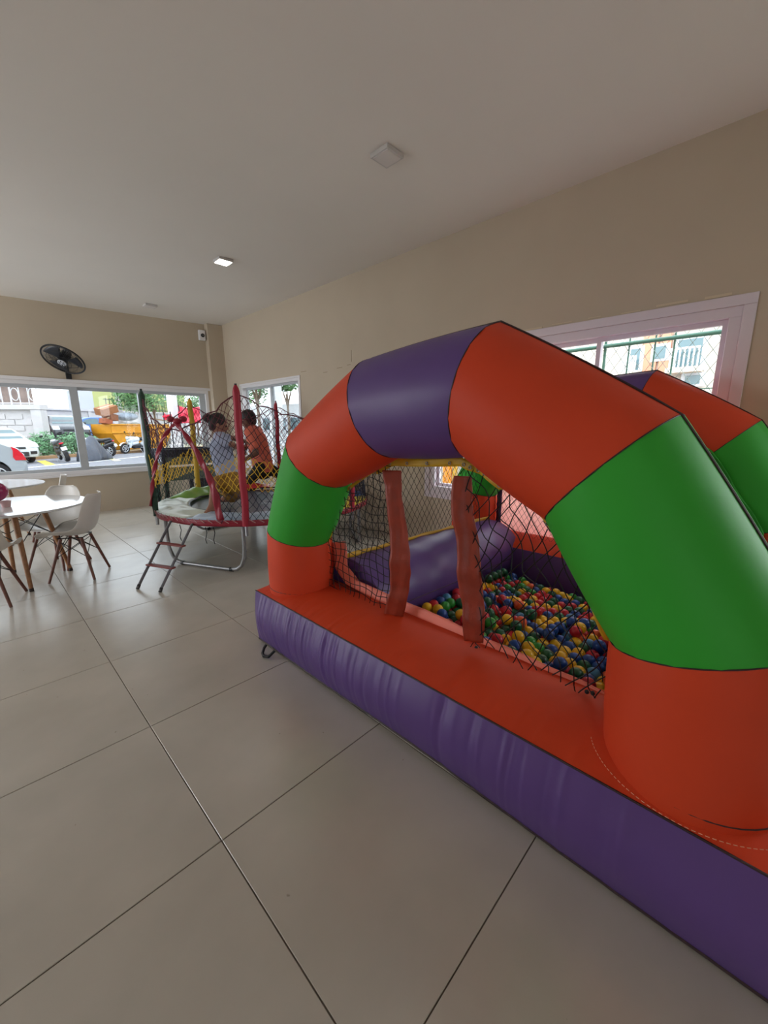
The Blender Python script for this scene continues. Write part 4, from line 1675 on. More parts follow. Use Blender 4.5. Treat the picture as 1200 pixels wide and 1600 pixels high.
def car(name, label, loc, heading, rgb, L=3.95, H=1.48, plate=True, notch=False):
    t = thing(name, label, 'car', (0, 0, 0))
    paint = mat('%s_paint' % name + str(rgb[0]) + str(rgb[2]), rgb, .3, coat=.3)
    top = [(.02, .30), (.0, .45), (.0, .58), (.05, .66), (.06, .80), (.12, .98), (.36, 1.36), (.62, 1.45), (1.2, H), (1.8, H - .005), (2.25, H - .10), (2.62, 1.20), (2.98, .99), (3.45, .88), (3.75, .76), (3.88, .62), (3.93, .45), (3.90, .27)]
    if notch:
        top = [(.02, .30), (.0, .45), (.0, .58), (.05, .66), (.06, .80), (.10, .93), (.38, 1.08), (.72, 1.17), (1.05, 1.38), (1.35, H)] + top[9:]
    xr, xf, ra = .60, 3.18, .345
    arch = lambda xc: [(xc + ra * math.cos(a), .20 + max(0, .14 + ra * math.sin(a))) for a in [PI * k / 10 for k in range(11)]]
    under = [(xf + ra + .02, .22)] + arch(xf) + [(xr + ra + .05, .20)] + arch(xr) + [(xr - ra - .02, .24)]
    prof = top + under
    hw = lambda z: .845 - (.03 if z < .35 else 0) - max(0, z - .95) * .42
    n = len(prof)
    cx = 1.95
    vs, fs = [], []
    rows = [(-1, .965), (-.93, 1), (.93, 1), (1, .965)]
    for s, k in rows:
        for x, z in prof:
            vs.append((cx + (x - cx) * (k if abs(s) == 1 else 1), s * hw(z), .75 + (z - .75) * (k if z > .5 and abs(s) == 1 else 1)))
    for r in range(3):
        for i in range(n):
            j = (i + 1) % n
            fs.append((r * n + i, r * n + j, (r + 1) * n + j, (r + 1) * n + i))
    fs += [tuple(range(n - 1, -1, -1)), tuple(3 * n + i for i in range(n))]
    MB().add(vs, fs).build('body', paint, t, angle=35)
    # glass
    for s in (-1, 1):
        for poly in ([(.92, 1.02), (1.10, 1.34), (1.22, 1.38), (1.28, 1.0)] if notch else [(.50, 1.0), (.62, 1.33), (1.20, 1.38), (1.28, 1.0)], [(1.36, 1.0), (1.30, 1.38), (1.78, 1.385), (2.2, 1.28), (2.62, 1.0)]):
            o = MB().extrude(poly, lambda p, s=s: (p[0], s * (hw(p[1]) - .004), p[1]), lambda p, s=s: (p[0], s * (hw(p[1]) + .006), p[1])).build('side_window', M_CLEARCAR, t, smooth=False)
        MB().box((1.30, s * (hw(.86) + .006), .90), (.14, .02, .03)).build('door_handle', paint, t, smooth=False)
        o = MB().box((2.45, s * (hw(1.0) + .09), 1.04), (.10, .16, .11)).build('wing_mirror', paint, t, smooth=False); bevel(o, .02)

    def panel(a, b, wa, wb, off):
        d = Vector((b[0] - a[0], 0, b[1] - a[1])).normalized()
        nn = Vector((-d.z, 0, d.x))
        if nn.z < 0:
            nn = -nn
        q = [Vector((a[0], -wa, a[1])), Vector((a[0], wa, a[1])), Vector((b[0], wb, b[1])), Vector((b[0], -wb, b[1]))]
        return MB().add([p + nn * off for p in q] + [p - nn * .01 for p in q], [(0, 1, 2, 3), (7, 6, 5, 4), (0, 4, 5, 1), (1, 5, 6, 2), (2, 6, 7, 3), (3, 7, 4, 0)])
    panel((2.95, 1.005), (2.30, 1.368), .70, .56, .006).build('windscreen', M_CLEARCAR, t, smooth=False)
    panel(*((((.74, 1.185), (1.03, 1.365)) if notch else ((.14, 1.01), (.35, 1.335)))), .66 if not notch else .60, .56, .006).build('rear_window', M_CLEARCAR, t, smooth=False)
    for s in (-1, 1):
        def tl(p, s=s, e=0):
            x, z = p
            return (x, s * (hw(z) + .004), z)
        poly = [(.02, .66), (.22, .66), (.26, .74), (.24, .90), (.27, 1.0 if notch else 1.06), (.17, .95 if notch else 1.06), (.06, .80)]
        lamp = MB()
        lamp.extrude(poly, lambda p, s=s: (p[0] - .01, s * (hw(p[1]) + .008), p[1]), lambda p, s=s: (p[0] - .012, s * (hw(p[1]) - .10), p[1]))
        lamp.build('tail_lamp', REDL, t, smooth=False)
        lamp = MB().extrude([(3.45, .74), (3.72, .66), (3.86, .66), (3.80, .76), (3.50, .875)], lambda p, s=s: (p[0] + .008, s * (hw(p[1]) + .004), p[1]), lambda p, s=s: (p[0] + .012, s * (hw(p[1]) - .30), p[1]))
        lamp.build('head_lamp', CLEARL, t, smooth=False)
        MB().extrude([(3.86, .36), (3.905, .38), (3.92, .50), (3.88, .50)], lambda p, s=s: (p[0] + .02, s * .74, p[1]), lambda p, s=s: (p[0] + .02, s * .52, p[1])).build('fog_recess', DARK, t, smooth=False)
    MB().b2((3.86, -.40, .60), (3.905, .40, .68)).build('grille', DARK, t, smooth=False)
    MB().b2((3.88, -.46, .30), (3.945, .46, .48)).build('lower_grille', DARK, t, smooth=False)
    if plate:
        MB().b2((-.012, -.24, .66), (.08, .24, .78)).build('number_plate', CLEARL, t, smooth=False)
    for xw in (xr, xf):
        for s in (-1, 1):
            wheel((xw, s * .74, .305), (0, s, 0), .305, .19, t)
    t.location = loc
    t.rotation_euler = (0, 0, heading)
    return t


M_CLEARCAR = mat('car_window', (74, 100, 106), .08, spec=.5, coat=.1)
# silver hatchback nearest to the window: its tail points to the right
c = at_d(46, 742, 10.3)
car('car', 'silver hatchback close outside the back window with its red tail lamp to the right', (c.x + .0, c.y + .78, G), math.radians(180), (160, 166, 170), notch=True)
fr = P0(21, 725)
hd = math.radians(-76)
car('car', 'white hatchback facing the window, parked behind the silver car', (fr.x - 3.60 * math.cos(hd), fr.y - 3.60 * math.sin(hd), G), hd, (186, 190, 190))
struct(MB().box(street(8, 9.0, .30), (60, 9.4, .70), RS).build('ground_bank', mat('bank_paving', (130, 128, 124), .95, noise=.1, nscale=2), smooth=False))
def centred(px, py, dd, hd, z):
    q = at_d(px, py, dd)
    return (q.x - 1.95 * math.cos(hd), q.y - 1.95 * math.sin(hd), z)


hd = SA + PI
car('car', 'blue car parked behind the yellow skip, left of its cardboard boxes', centred(128, 660, 28.0, hd, .652), hd, (60, 104, 170))
hd = SA + math.radians(-112)
car('car', 'dark grey car behind the parked motorcycles at the end of the block wall', centred(99, 660, 23.8, hd, .652), hd, (44, 46, 54))


def motorcycle(label, loc, heading, rgb, lean=0.0, scooter=False, plate=True):
    t = thing('motorcycle', label, 'motorcycle', (0, 0, 0))
    col = mat('bike_%d_%d' % (rgb[0], rgb[2]), rgb, .35, coat=.4)
    R = .29
    wheel((0.0, 0, R), (0, 1, 0), R, .17, t, 6)
    wheel((1.28, 0, R), (0, 1, 0), R, .10, t, 6)
    mb = MB()
    for s in (-.075, .075):
        mb.tube([(1.28, s, R), (1.02, s, .88)], .02, 8)
    mb.tube([(0, .085, R), (.5, .085, .34)], .025, 8); mb.tube([(0, -.085, R), (.5, -.085, .34)], .025, 8)
    mb.build('fork', M_STEEL, t)
    mb = MB()
    mb.limb((1.0, 0, .74), (.52, 0, .78), .13, .15); mb.limb((.55, 0, .60), (.95, 0, .52), .13, .12)
    mb.limb((.1, 0, .72), (-.22, 0, .84), .10, .05)
    if scooter:
        mb.limb((.15, 0, .50), (-.2, 0, .66), .15, .10)
        mb.grid(lambda a, b: Vector((1.08 - .25 * a, (b - .5) * .42 * (1 - .3 * a), .34 + .6 * a + 0 * b)), 6, 6)
        mb.grid(lambda a, b: Vector((1.05 - .25 * a, (b - .5) * .42 * (1 - .3 * a), .34 + .6 * a + 0 * b)), 6, 6)
    body = mb.build('body', col, t)
    mb = MB(); mb.limb((.50, 0, .80), (.20, 0, .80), .11, .10); mb.limb((.2, 0, .81), (-.12, 0, .88), .10, .07)
    mb.build('seat', M_BLACKP, t)
    mb = MB(); mb.limb((.40, 0, .42), (.72, 0, .40), .15, .15); mb.box((.6, 0, .34), (.34, .28, .14))
    mb.build('engine', DARK, t)
    MB().tube([(.7, -.12, .34), (.3, -.15, .30), (-.15, -.16, .36)], [.025, .04, .05], 10).build('exhaust', M_STEEL, t)
    hb = MB().tube([(.90, .36, 1.0), (.98, .14, .98), (1.0, 0, .96), (.98, -.14, .98), (.90, -.36, 1.0)], .014, 8).build('handlebar', M_BLACKP, t)
    for s in (-1, 1):
        mb = MB(); mb.tube([(.93, .27 * s, 1.0), (.96, .33 * s, 1.14)], .007, 6)
        mb.ball((.96, .35 * s, 1.17), (.02, .07, .045), 10, 7)
        mb.build('mirror', M_BLACKP, t)
    MB().ball((1.10, 0, .86), (.09, .11, .10), 12, 9).build('head_lamp', CLEARL, t)
    MB().ball((-.26, 0, .80), (.03, .09, .035), 10, 7).build('tail_lamp', REDL, t)
    MB().grid(lambda a, b: Vector((-.34 * math.cos(.2 + a * 1.3) + .0, (b - .5) * .15, R + .36 * math.sin(.35 + a * 1.2))), 8, 4).build('rear_mudguard', M_BLACKP, t)
    MB().grid(lambda a, b: Vector((1.28 + .34 * math.cos(.5 + a * 1.8), (b - .5) * .13, R + .34 * math.sin(.5 + a * 1.8))), 8, 4).build('front_mudguard', col, t)
    if plate:
        MB().box((-.345, 0, .58), (.012, .20, .15), Matrix.Rotation(.35, 3, 'Y')).build('number_plate', CLEARL, t, smooth=False)
    MB().tube([(.45, .12, .3), (.40, .30, .02)], .012, 6).build('side_stand', M_STEEL, t)
    t.location = loc
    t.rotation_euler = (lean, 0, heading)
    return t


p = P0(107, 722)
motorcycle('black motorcycle with a fat rear tyre beside the hedge and block wall', (p.x, p.y, G + .03), math.radians(93), (40, 42, 48), lean=-.24)
p = P0(174, 713)
motorcycle('black scooter with white number plate between the grey cover and the skip', (p.x, p.y, G), math.radians(135), (34, 34, 40), lean=-.12, scooter=True)
p = P0(223, 707)
motorcycle('white motorcycle seen side on in front of the yellow skip', (p.x + .15, p.y, G), SA + PI, (214, 222, 228), lean=-.08, scooter=True, plate=False)
p = P0(112, 708)
motorcycle('white and black motorcycle behind the window mullion, farthest from the glass', (p.x, p.y + .2, .082), math.radians(120), (212, 214, 220), lean=-.15)

# motorcycle under a grey cover
a, b = P0(166, 717), P0(131, 721)
ctr = (a + b) / 2
d = (a - b); LEN = d.length + .15
d.normalize()
nn = Vector((-d.y, d.x, 0))
def cover(u, v):
    h = .62 + .50 * math.exp(-((u - .45) / .22) ** 2) + .42 * math.exp(-((u - .12) / .10) ** 2) - .45 * max(0, u - .8)
    h *= min(1, .15 + (u if u < .5 else 1 - u) * 9) if u in (0, 1) else 1
    w = (.42 + .1 * math.sin(u * 9)) * (math.sin(PI * min(.98, max(.02, u))) ** .35)
    t = PI * v
    fold = 1 + .07 * math.sin(u * 34 + v * 5) * math.sin(t) ** .2
    return ctr - d * LEN / 2 + d * (LEN * u) + nn * (w * math.cos(t) * fold * (1.15 - .35 * math.sin(t))) + Vector((0, 0, G + .004 + h * math.sin(t) ** .75 * (math.sin(PI * min(.985, max(.015, u))) ** .45)))
o = solid(MB().grid(cover, 60, 30).build('motorcycle_cover', mat('grey_tarpaulin', (74, 78, 88), .6, noise=.12, nscale=5, bump=.5, bscale=8), None), .006)
tag(o, 'dark grey cover draped over a parked motorcycle right of the window mullion', 'cover')

# yellow skip full of rubbish
u0 = (P0(150, 711) - Vector((ka.x, ka.y, 0))).dot(E)
dl = street(u0 + 1.9, 1.5)
YSK = mat('yellow_skip_paint', (206, 140, 22), .55, noise=.12, nscale=3, bump=.1, bscale=12)
sk = thing('rubbish_skip', 'yellow steel rubbish skip heaped with waste beyond the motorcycles', 'skip', dl)
SL, SWd, SH = 4.2, 1.7, 1.52
fr_ = lambda x, y, z: dl + E * x + NV_ * y + Vector((0, 0, z + .12))
out = [(.62, 0), (SL - .62, 0), (SL, .98), (SL, SH), (0, SH), (0, .98)]
mb = MB()
mb.extrude(out, lambda p: fr_(p[0], 0, p[1]), lambda p: fr_(p[0], .04, p[1])).extrude(out, lambda p: fr_(p[0], SWd - .04, p[1]), lambda p: fr_(p[0], SWd, p[1]))
for a, b in (((.62, 0), (SL - .62, 0)), ((SL - .62, 0), (SL, .98)), ((SL, .98), (SL, SH)), ((0, .98), (.62, 0)), ((0, SH), (0, .98))):
    mb.add([fr_(a[0], 0, a[1]), fr_(b[0], 0, b[1]), fr_(b[0], SWd, b[1]), fr_(a[0], SWd, a[1])], [(0, 1, 2, 3)])
mb.build('hull', YSK, sk, smooth=False)
for z in (SH - .03, 1.02):
    MB().tube([fr_(-.03, -.03, z), fr_(SL + .03, -.03, z)], .045, 6).build('rail', YSK, sk)
for x in (1.15, 2.3, 3.2):
    MB().box(fr_(x, -.03, .55), (.07, .06, .95), RS).build('rib', YSK, sk, smooth=False)
# faded dark lettering rows on the hull (illegible in the photograph)
mb = MB()
for row, (z, n, x0) in enumerate(((.84, 9, 1.30), (.50, 7, 1.40))):
    for k in range(n):
        x = x0 + k * .17
        mb.box(fr_(x, -.004, z), (.025, .008, .17), RS)
        if k % 2 == row:
            mb.box(fr_(x + .05, -.004, z + .07), (.09, .008, .025), RS)
        if k % 3 == 0:
            mb.box(fr_(x + .10, -.004, z), (.025, .008, .17), RS)
mb.build('faded_lettering', mat('dark_lettering', (96, 76, 40), .8), sk, smooth=False)


def cbox(label, c, s, rot, rgb):
    o = MB().box((0, 0, 0), s).build('cardboard_box', mat('cardboard_%d' % rgb[0], rgb, .9, noise=.1, nscale=6), None, smooth=False)
    f = MB().box((0, 0, s[2] / 2 + .004), (s[0] * .98, s[1] * .12, .008)).build('tape', mat('parcel_tape', (206, 176, 130), .4), o, smooth=False)
    o.location = c
    o.rotation_euler = rot
    return tag(o, label, 'box', 'cardboard boxes on the skip')


cbox('upper tan cardboard box tilted on the left end of the skip', fr_(.22, .5, 2.33), (.95, .7, .40), (.15, -.30, SA), (150, 98, 62))
cbox('lower brown cardboard box under the tilted tan one on the skip', fr_(.42, .55, 1.92), (.6, .6, .36), (.0, .12, SA + .3), (140, 92, 66))
cbox('small reddish box hanging over the left edge of the skip', fr_(-.02, .35, 1.66), (.5, .45, .28), (0, .25, SA + .2), (156, 88, 60))
o = MB().ball((0, 0, 0), (.62, .42, .26), 20, 12).build('rubbish_bag', mat('grey_blue_bag', (150, 162, 176), .4, bump=.8, bscale=6, bdist=.1), None)
o.location = fr_(1.55, .6, 1.98); tag(o, 'grey blue rubbish bag on top of the skip', 'bag')
mb = MB().grid(lambda a, b: fr_(.1 + (SL - .2) * a, .1 + (SWd - .2) * b, 1.42 + .16 * math.sin(PI * a) ** .6 * math.sin(PI * b) ** .6 + .08 * math.sin(a * 31 + b * 9) * math.sin(b * 17)), 50, 20)
o = mb.build('rubble_heap', mat('rubble', (170, 166, 152), .9, noise=.3, nscale=8), None); tag(o, 'pale rubble heaped in the yellow skip', 'rubble', kind='stuff')
for k, (x0, z0, x1, z1) in enumerate(((2.9, 1.9, 4.3, 1.72), (-.25, 1.75, .1, 1.9))):
    d = fr_(x1, .2, z1) - fr_(x0, .2, z0)
    o = MB().strand(fr_(x0, .2, z0), fr_(x1, .2, z1), .05, 4).build('plank', mat('weathered_plank', (150, 124, 96), .9), None, smooth=False)
    tag(o, ('dark plank lying on the right end of the skip', 'yellowish plank leaning on the left end of the skip')[k], 'plank')


# leaf clouds
def leaves(blobs, n, size, seed):
    r = random.Random(seed)
    mb = MB()
    for _ in range(n):
        c, rad = r.choice(blobs)
        d = Vector((r.gauss(0, 1), r.gauss(0, 1), r.gauss(0, 1))).normalized() * (r.random() ** .4)
        p = Vector(c) + Vector((d.x * rad[0], d.y * rad[1], d.z * rad[2]))
        a = Vector((r.gauss(0, 1), r.gauss(0, 1), r.gauss(0, 1))).normalized()
        b = a.orthogonal().normalized()
        s = size * r.uniform(.6, 1.3)
        mb.add([p - a * s, p + b * s * .45, p + a * s, p - b * s * .45], [(0, 1, 2, 3)])
    return mb


LEAF = mat('leaf_green', (88, 128, 74), .6, noise=.35, nscale=1.5)
LEAF2 = mat('hedge_green', (104, 146, 106), .6, noise=.35, nscale=2)


def tree(label, base, h, blobs, n, size, seed, m=LEAF):
    t = thing('tree', label, 'tree', base, group='trees beyond the windows')
    b = Vector(base)
    mb = MB().tube([b, b + Vector((.05, .02, h * .5)), b + Vector((0, .05, h))], [.09, .07, .05], 10)
    for k in range(3):
        a = 2 * PI * k / 3
        mb.tube([b + Vector((0, 0, h * .8)), b + Vector((.3 * math.cos(a), .3 * math.sin(a), h * 1.1))], [.06, .025], 7)
    mb.build('trunk', mat('bark', (110, 92, 74), .9, noise=.2, nscale=10), t)
    leaves([(b + Vector(c), r) for c, r in blobs], n, size, seed).build('foliage', m, t, smooth=False, kind='stuff')
    return t


# block wall with coping, hedge and white railing at the left
wl0 = P0(-30, 716) + NV_ * 1.6
wl1 = P0(103, 714) + NV_ * 1.2
WD = Vector((wl1.x - wl0.x, wl1.y - wl0.y, 0)); WLEN = WD.length; WD.normalize()
WN = Vector((-WD.y, WD.x, 0))
RW = Matrix((WD, WN, Vector((0, 0, 1)))).transposed()
dwall = (wl1 - CAM).dot(FW)
topw = at_d(101, 633, dwall).z
wf = lambda u, v, z: Vector((wl0.x, wl0.y, 0)) + WD * u + WN * v + Vector((0, 0, z))
WALLM = mat('pale_render', (190, 186, 186), .85, noise=.05, nscale=3)
bw = thing('block_wall', 'tall pale block wall with coping behind the hedge and white car', 'wall', wf(WLEN / 2, 0, 0))
MB().box(wf(WLEN / 2, .2, topw / 2), (WLEN, .30, topw - .02), RW).build('core', WALLM, bw, smooth=False)
MB().box(wf(WLEN / 2, .12, topw - .12), (WLEN + .1, .62, .24), RW).build('coping', WALLM, bw, smooth=False)
MB().box(wf(WLEN - .2, .06, topw / 2 - .13), (.46, .44, topw - .26), RW).build('end_pier', WALLM, bw, smooth=False)
blk = None
BL, BH = .78, .29
rows = int((topw - .5) / BH)
for j in range(rows):
    u = -.39 if j % 2 else 0
    while u < WLEN - .46 - BL:
        c = wf(u + BL / 2, .035 + .004 * math.sin(u * 7 + j * 3), .1 + BH * (j + .5))
        if u > -.05:
            if blk is None:
                blk = MB().box((0, 0, 0), (BL - .04, .06, BH - .04)).mesh('block', WALLM, smooth=False)
            inst(blk, 'block', bw, c, (0, 0, math.atan2(WD.y, WD.x)))
        u += BL
hg = thing('hedge', 'green leafy hedge in front of the pale block wall', 'hedge', street(1.6, .9, 0))
hb = [(street(.4 + k * .55, .85, .55 + .12 * math.sin(k * 2.2)), (.55, .45, .62)) for k in range(6)]
leaves(hb, 2600, .085, 4).build('foliage', LEAF2, hg, smooth=False, kind='stuff')
mb = MB()
for k in range(6):
    mb.tube([street(.4 + k * .55, .85, 0), street(.5 + k * .55, .85, .9)], .02, 6)
mb.build('stem', mat('bark2', (96, 84, 66), .9), hg)
leaves([(street(5 + k * 1.3, .9, .3), (.8, .35, .25)) for k in range(4)], 1000, .07, 9)
rl = thing('railing', 'white metal railing with scrollwork on top of the block wall', 'railing', wf(WLEN / 2, .1, topw))
zr = topw
RAILM = mat('white_rail_paint', (196, 198, 204), .5)
MB().box(wf(WLEN / 2, .15, zr + .08), (WLEN, .05, .05), RW).build('bottom_rail', RAILM, rl, smooth=False)
MB().box(wf(WLEN / 2, .15, zr + 1.15), (WLEN, .05, .06), RW).build('top_rail', RAILM, rl, smooth=False)
k = 0
u = .25
while u < WLEN:
    MB().box(wf(u, .15, zr + .60), (.06 if k % 3 == 0 else .03, .04, 1.2 if k % 3 else 1.7), RW).build('picket', RAILM, rl, smooth=False)
    if k % 2 == 0:
        MB().tube([wf(u + .2 + .17 * math.cos(q), .15, zr + .5 + .3 * math.sin(q)) for q in [2 * PI * s / 16 for s in range(16)]], .02, 5, closed=True).build('scroll', RAILM, rl)
    u += .40
    k += 1


def house_block(label, c, size, R, wall, roof, wins=(), roof_h=1.2, name='house'):
    b = thing(name, label, 'building', c)
    C0 = Vector(c)
    MB().box(C0 + Vector((0, 0, size[2] / 2)), size, R).build('wall', wall, b, smooth=False)
    if roof is not None:
        hx, hy, z = size[0] / 2 + .3, size[1] / 2 + .3, size[2]
        v = [(-hx, -hy, z), (hx, -hy, z), (hx, hy, z), (-hx, hy, z), (-hx * .5, 0, z + roof_h), (hx * .5, 0, z + roof_h)]
        MB().add([C0 + R @ Vector(p) for p in v], [(0, 1, 5, 4), (1, 2, 5), (2, 3, 4, 5), (3, 0, 4), (3, 2, 1, 0)]).build('roof', roof, b, smooth=False)
    for x, z, w, h in wins:
        o = MB().box(C0 + R @ Vector((x, -size[1] / 2 - .02, z)), (w + .12, .10, h + .12), R).build('window', RAILM, b, smooth=False)
        MB().box(C0 + R @ Vector((x, -size[1] / 2 - .075, z)), (w, .02, h), R).build('pane', M_CLEARCAR, o, smooth=False)
    return b


ROOF = mat('clay_roof', (196, 110, 96), .9, noise=.1, nscale=6)
c = wf(WLEN - 9.6, 5.5, 0)
house_block('old house with weathered walls and clay roof behind the white railing', c, (9.0, 4, topw + 2.0), RW, mat('weathered_house', (132, 114, 106), .9, noise=.3, nscale=1.2), ROOF, [(-2.6, topw + 1.0, 1.0, 1.1), (.2, topw + 1.0, 1.3, 1.1), (2.8, topw + 1.0, 1.0, 1.1)], .6)
# far white wall across the street
fw0 = street(2.5, 9.5)
fwl = thing('street_wall', 'long white boundary wall beyond the skip and parked cars', 'wall', street(16, 9.5))
MB().box(street(17, 9.5, 1.3), (30, .25, 2.6), RS).build('wall_panel', WALLM, fwl, smooth=False)
MB().box(street(17, 9.45, 2.66), (30, .4, .12), RS).build('coping', WALLM, fwl, smooth=False)
for k in range(10):
    MB().box(street(3.2 + k * 3, 9.34, 1.3), (.22, .10, 2.6), RS).build('pier', WALLM, fwl, smooth=False)
fen = thing('metal_fence', 'dark metal picket fence standing on the far white wall', 'fence', street(20, 9.5, 2.7))
for z in (2.85, 3.55):
    MB().box(street(19.5, 9.5, z), (18, .04, .05), RS).build('rail', DARK, fen, smooth=False)
pk = MB().box((0, 0, 0), (.045, .03, .9)).mesh('picket', DARK, smooth=False)
for k in range(60):
    inst(pk, 'picket', fen, street(10.7 + k * .3, 9.5, 3.2), (0, 0, SA))
dpol = 27
p = at_d(187, 640, dpol); q = at_d(183, 596, dpol)
up_ = thing('utility_pole', 'grey concrete utility pole standing behind the skip', 'pole', (p.x, p.y, 0))
MB().tube([Vector((p.x, p.y, 0)), Vector((p.x, p.y, 8))], [.19, .13], 12).build('shaft', mat('concrete_pole', (164, 160, 160), .9), up_)
MB().box((p.x, p.y, 7.2), (1.8, .1, .12), RS).build('crossarm', mat('concrete_pole', (164, 160, 160), .9), up_, smooth=False)
p = at_d(270, 640, 22)
up_ = thing('concrete_column', 'thick pale concrete column seen above the trampoline net', 'column', (p.x, p.y, 0))
MB().tube([Vector((p.x, p.y, 0)), Vector((p.x, p.y, 7))], .26, 16).build('shaft', mat('pale_concrete', (206, 202, 200), .9), up_)
MB().lathe([(.36, 0), (.36, .5), (.27, .55)], 16, (p.x, p.y, 0)).build('footing', mat('pale_concrete', (206, 202, 200), .9), up_)
p = at_d(205, 650, 36)
house_block('yellow green building behind the far wall and fence', (p.x + 1, p.y, 0), (6, 4, 6.5), RS, mat('yellow_green_render', (168, 172, 112), .9), None, [(-1.5, 4.4, 1, 1), (1.2, 4.4, 1, 1)])
p = at_d(165, 640, 44)
house_block('pale grey building far beyond the utility pole', (p.x, p.y, 0), (5, 4, 5.2), RS, mat('grey_render', (176, 178, 186), .9), None, [(-1.5, 4.2, 1.2, .8), (.5, 4.2, 1.2, .8)])
p = at_d(240, 640, 25.5)
tree('bushy green tree left of the concrete column', (p.x, p.y, 0), 2.8, [((0, 0, 3.6), (1.7, 1.7, 1.2)), ((-1, .5, 3.2), (1.2, 1.2, .9))], 1800, .13, 5)
p = at_d(306, 640, 34)
tree('bushy green tree right of the concrete column', (p.x, p.y, 0), 2.8, [((0, 0, 3.8), (2.2, 1.6, 1.2)), ((1.2, .5, 3.2), (1.4, 1.2, 1.0))], 2000, .13, 6)
# bright red sheets seen above the trampoline net
for xa, ya, xb, yb, dd, lab in ((277, 634, 320, 661, 21.0, 'large bright red sheet hanging beyond the window, right of the concrete column'), (254, 645, 269, 656, 21.5, 'small bright red sheet hanging beyond the window, left of the concrete column')):
    A, B = at_d(xa, ya, dd), at_d(xb, yb, dd)
    w = Vector((B.x - A.x, B.y - A.y, 0)); nrm_ = Vector((-w.y, w.x, 0)).normalized()
    def sheet(u, v, A=A, B=B, w=w, nrm_=nrm_):
        return Vector((A.x, A.y, A.z)) + w * u + Vector((0, 0, (B.z - A.z) * v - .12 * math.sin(PI * u) * (1 - v))) + nrm_ * (.06 * math.sin(u * 17) + .04 * math.sin(v * 9 + u * 5))
    o = solid(MB().grid(sheet, 24, 10).build('red_sheet', mat('red_tarpaulin', (214, 30, 62), .5), None), .02)
    tag(o, lab, 'sheet')
    for u in (.03, .97):
        q = sheet(u, 0)
        MB().tube([Vector((q.x, q.y, .3)), Vector((q.x, q.y, A.z + .05))], .03, 8).build('pole', DARK, o)

# ------------------------------------------------------------------ outside the right wall
p = at_d(401, 612, 17)
tree('light green tree in the left half of the far right-wall window', (p.x, p.y, 0), 3.0, [((0, 0, 3.5), (1.3, 1.3, .6)), ((.8, -.8, 3.3), (.8, .8, .4))], 1300, .11, 11)
p = at_d(448, 604, 22)
tree('light green tree in the right half of the far right-wall window', (p.x, p.y, 0), 3.2, [((0, 0, 4.2), (1.9, 1.9, .8)), ((-1.2, 1.5, 3.6), (.9, .9, 1.0))], 1600, .12, 12)
p = at_d(431, 640, 15)
cc_ = thing('white_post', 'white square post outside the far right-wall window', 'post', (p.x, p.y, 0))
MB().box((p.x, p.y, 2.5), (.36, .36, 5)).build('shaft', mat('bright_white_paint', (200, 200, 200), .8), cc_, smooth=False)
MB().box((p.x, p.y, .15), (.5, .5, .3)).build('plinth', mat('bright_white_paint', (200, 200, 200), .8), cc_, smooth=False)
R0 = Matrix.Rotation(0, 3, 'Z')
p = at_d(452, 640, 24)
RB_ = Matrix.Rotation(-PI / 2 + .2, 3, 'Z')
house_block('long low white building beyond the far right-wall window', (p.x + 2, p.y - 1, 0), (9, 4, 2.75), RB_, mat('bright_white_paint', (200, 200, 200), .8), None, [(-3 + k * 1.2, 1.6, .8, .7) for k in range(6)])
struct(MB().b2((24, 4, G), (24.3, 40, 1.7)).build('trim_10', mat('bright_white_paint', (200, 200, 200), .8), smooth=False))

# apartment block in the near right-wall window
ax = 17.0
CRM = mat('cream_render', (186, 174, 162), .9, noise=.04, nscale=2)
SAL = mat('salmon_render', (196, 132, 106), .9, noise=.04, nscale=2)
ORR = mat('orange_render', (236, 152, 60), .9)
ap = thing('apartment_block', 'cream and salmon apartment block with railed balconies beyond the green fence', 'building', (ax + 4, 3, 0))
Z = lambda x, y: at_x(x, y, ax)
MB().b2((ax, -8, 0), (ax + 8, 14, 10.2)).build('wall', CRM, ap, smooth=False)
for xa, xb, m in ((1003, 1027, SAL), (1031, 1047, SAL)):
    a, b = Z(xa, 560), Z(xb, 560)
    MB().b2((ax - .12, b.y, 0), (ax - .001, a.y, 10.2)).build('wall_band', m, ap, smooth=False)
MB().b2((ax - .5, -8, Z(1100, 522).z + .55), (ax - .05, Z(1055, 515).y, Z(1100, 522).z + .80)).build('eave', mat('green_eave', (96, 176, 140), .7), ap, smooth=False)


def apt_window(xa, ya, xb, yb, rail=False):
    A, B = Z(xa, ya), Z(xb, yb)
    y0, y1, z0, z1 = min(A.y, B.y), max(A.y, B.y), min(A.z, B.z), max(A.z, B.z)
    o = MB().b2((ax - .13, y0 - .08, z0 - .08), (ax - .002, y1 + .08, z1 + .08)).build('window', RAILM, ap, smooth=False)
    n = 2 if y1 - y0 > .9 else 1
    for k in range(n):
        MB().b2((ax - .16, y0 + (y1 - y0) * k / n + .04, z0), (ax - .13, y0 + (y1 - y0) * (k + 1) / n - .04, z1)).build('pane', M_CLEARCAR, o, smooth=False)
    return y0, y1, z0, z1


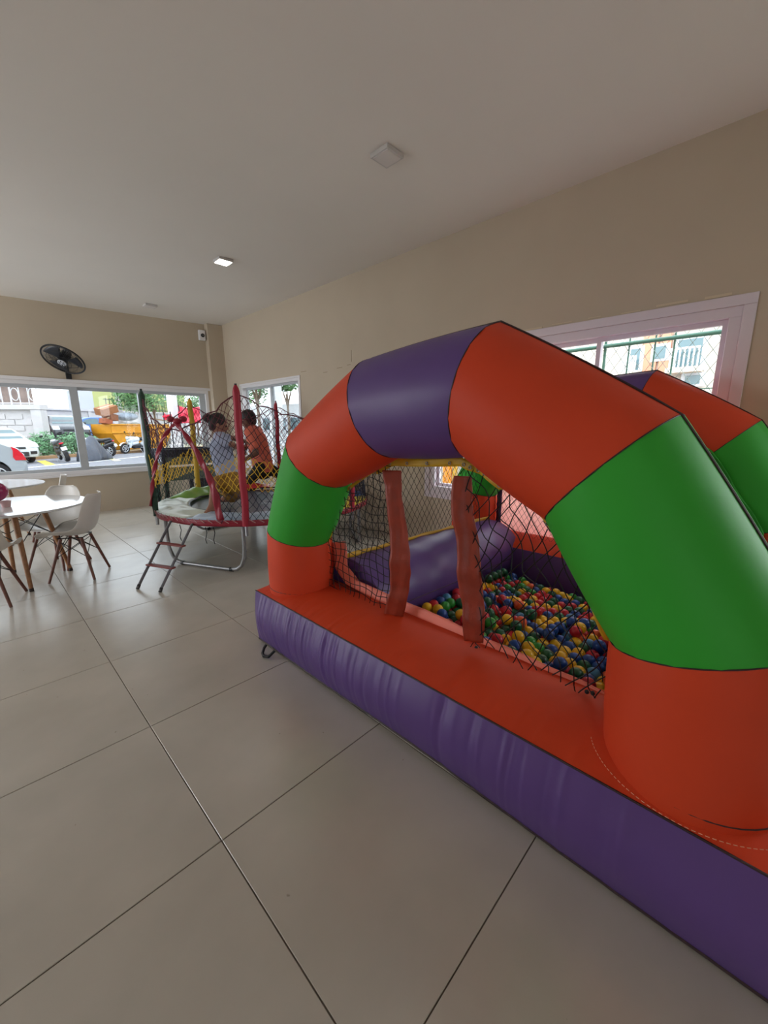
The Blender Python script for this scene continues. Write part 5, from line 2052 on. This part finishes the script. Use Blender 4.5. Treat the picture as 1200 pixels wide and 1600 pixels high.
def balcony(xa, ya, xb, yb, ztop):
    A, B = Z(xa, ya), Z(xb, yb)
    y0, y1, z0, z1 = min(A.y, B.y), max(A.y, B.y), min(A.z, B.z), max(A.z, B.z)
    o = MB().b2((ax - .75, y0 - .1, z0 - .16), (ax - .2, y1 + .1, z0)).build('balcony', CRM, ap, smooth=False)
    MB().b2((ax - .74, y0, z1 - .06), (ax - .68, y1, z1)).build('hand_rail', RAILM, o, smooth=False)
    n = max(6, int((y1 - y0) / .16))
    bar = MB().box((0, 0, 0), (.035, .045, z1 - z0)).mesh('baluster', RAILM, smooth=False)
    for k in range(n + 1):
        inst(bar, 'baluster', o, (ax - .71, y0 + (y1 - y0) * k / n, (z0 + z1) / 2))


apt_window(1060, 533, 1096, 575); balcony(1056, 549, 1094, 575, 0)
apt_window(986, 547, 1000, 582); balcony(982, 561, 999, 582, 0)
apt_window(1024, 543, 1042, 560)
apt_window(1070, 588, 1096, 600)

# green chain-link fence close outside the near window
fx = 5.2
GF = mat('green_fence_paint', (60, 104, 92), .5)
cf = thing('chain_link_fence', 'green chain-link fence with a top pipe close outside the near right-wall window', 'fence', (fx, 1.5, 0))
zp = at_x(1035, 530, fx).z
zt2 = 3.4
MB().tube([(fx, -2.0, zp), (fx, 5.2, zp)], .022, 10).build('pipe', GF, cf)
MB().tube([(fx, -2.0, at_x(1100, 607, fx).z), (fx, 5.2, at_x(1100, 607, fx).z)], .006, 8).build('tension_wire', GF, cf)
for px in (943, 980, 1020, 1050, 1137):
    y = at_x(px, 560, fx).y
    MB().tube([(fx + .03, y, 0), (fx + .03, y, zt2)], .009 if px != 943 else .016, 8).build('post', GF, cf)
mb = diamonds(lambda u, v: Vector((fx + .02, u, v)), -1.6, 5.0, .1, zt2, .115, r=.0035, asp=1.5)
mb.build('wire_mesh', mat('fence_wire', (110, 124, 118), .5), cf, kind='stuff')

# low painted wall just outside the near window, seen through the arch
pw = thing('painted_wall', 'low white wall with orange and yellow bands just outside the near window', 'wall', (6.5, 2.9, 0))
yA, yB = at_x(735, 750, 6.5).y, at_x(650, 750, 6.5).y
MB().b2((6.5, yA, 0), (6.7, yB, 1.5)).build('wall', mat('bright_white_paint', (200, 200, 200), .8), pw, smooth=False)
for xa, xb, m in ((681, 687, mat('yellow_render', (206, 160, 60), .9)), (693, 706, mat('orange_render', (216, 120, 30), .9)), (708, 714, mat('yellow_render', (206, 160, 60), .9))):
    a, b = at_x(xb, 750, 6.5).y, at_x(xa, 750, 6.5).y
    MB().b2((6.47, a, 0), (6.499, b, 1.5)).build('painted_band', m, pw, smooth=False)
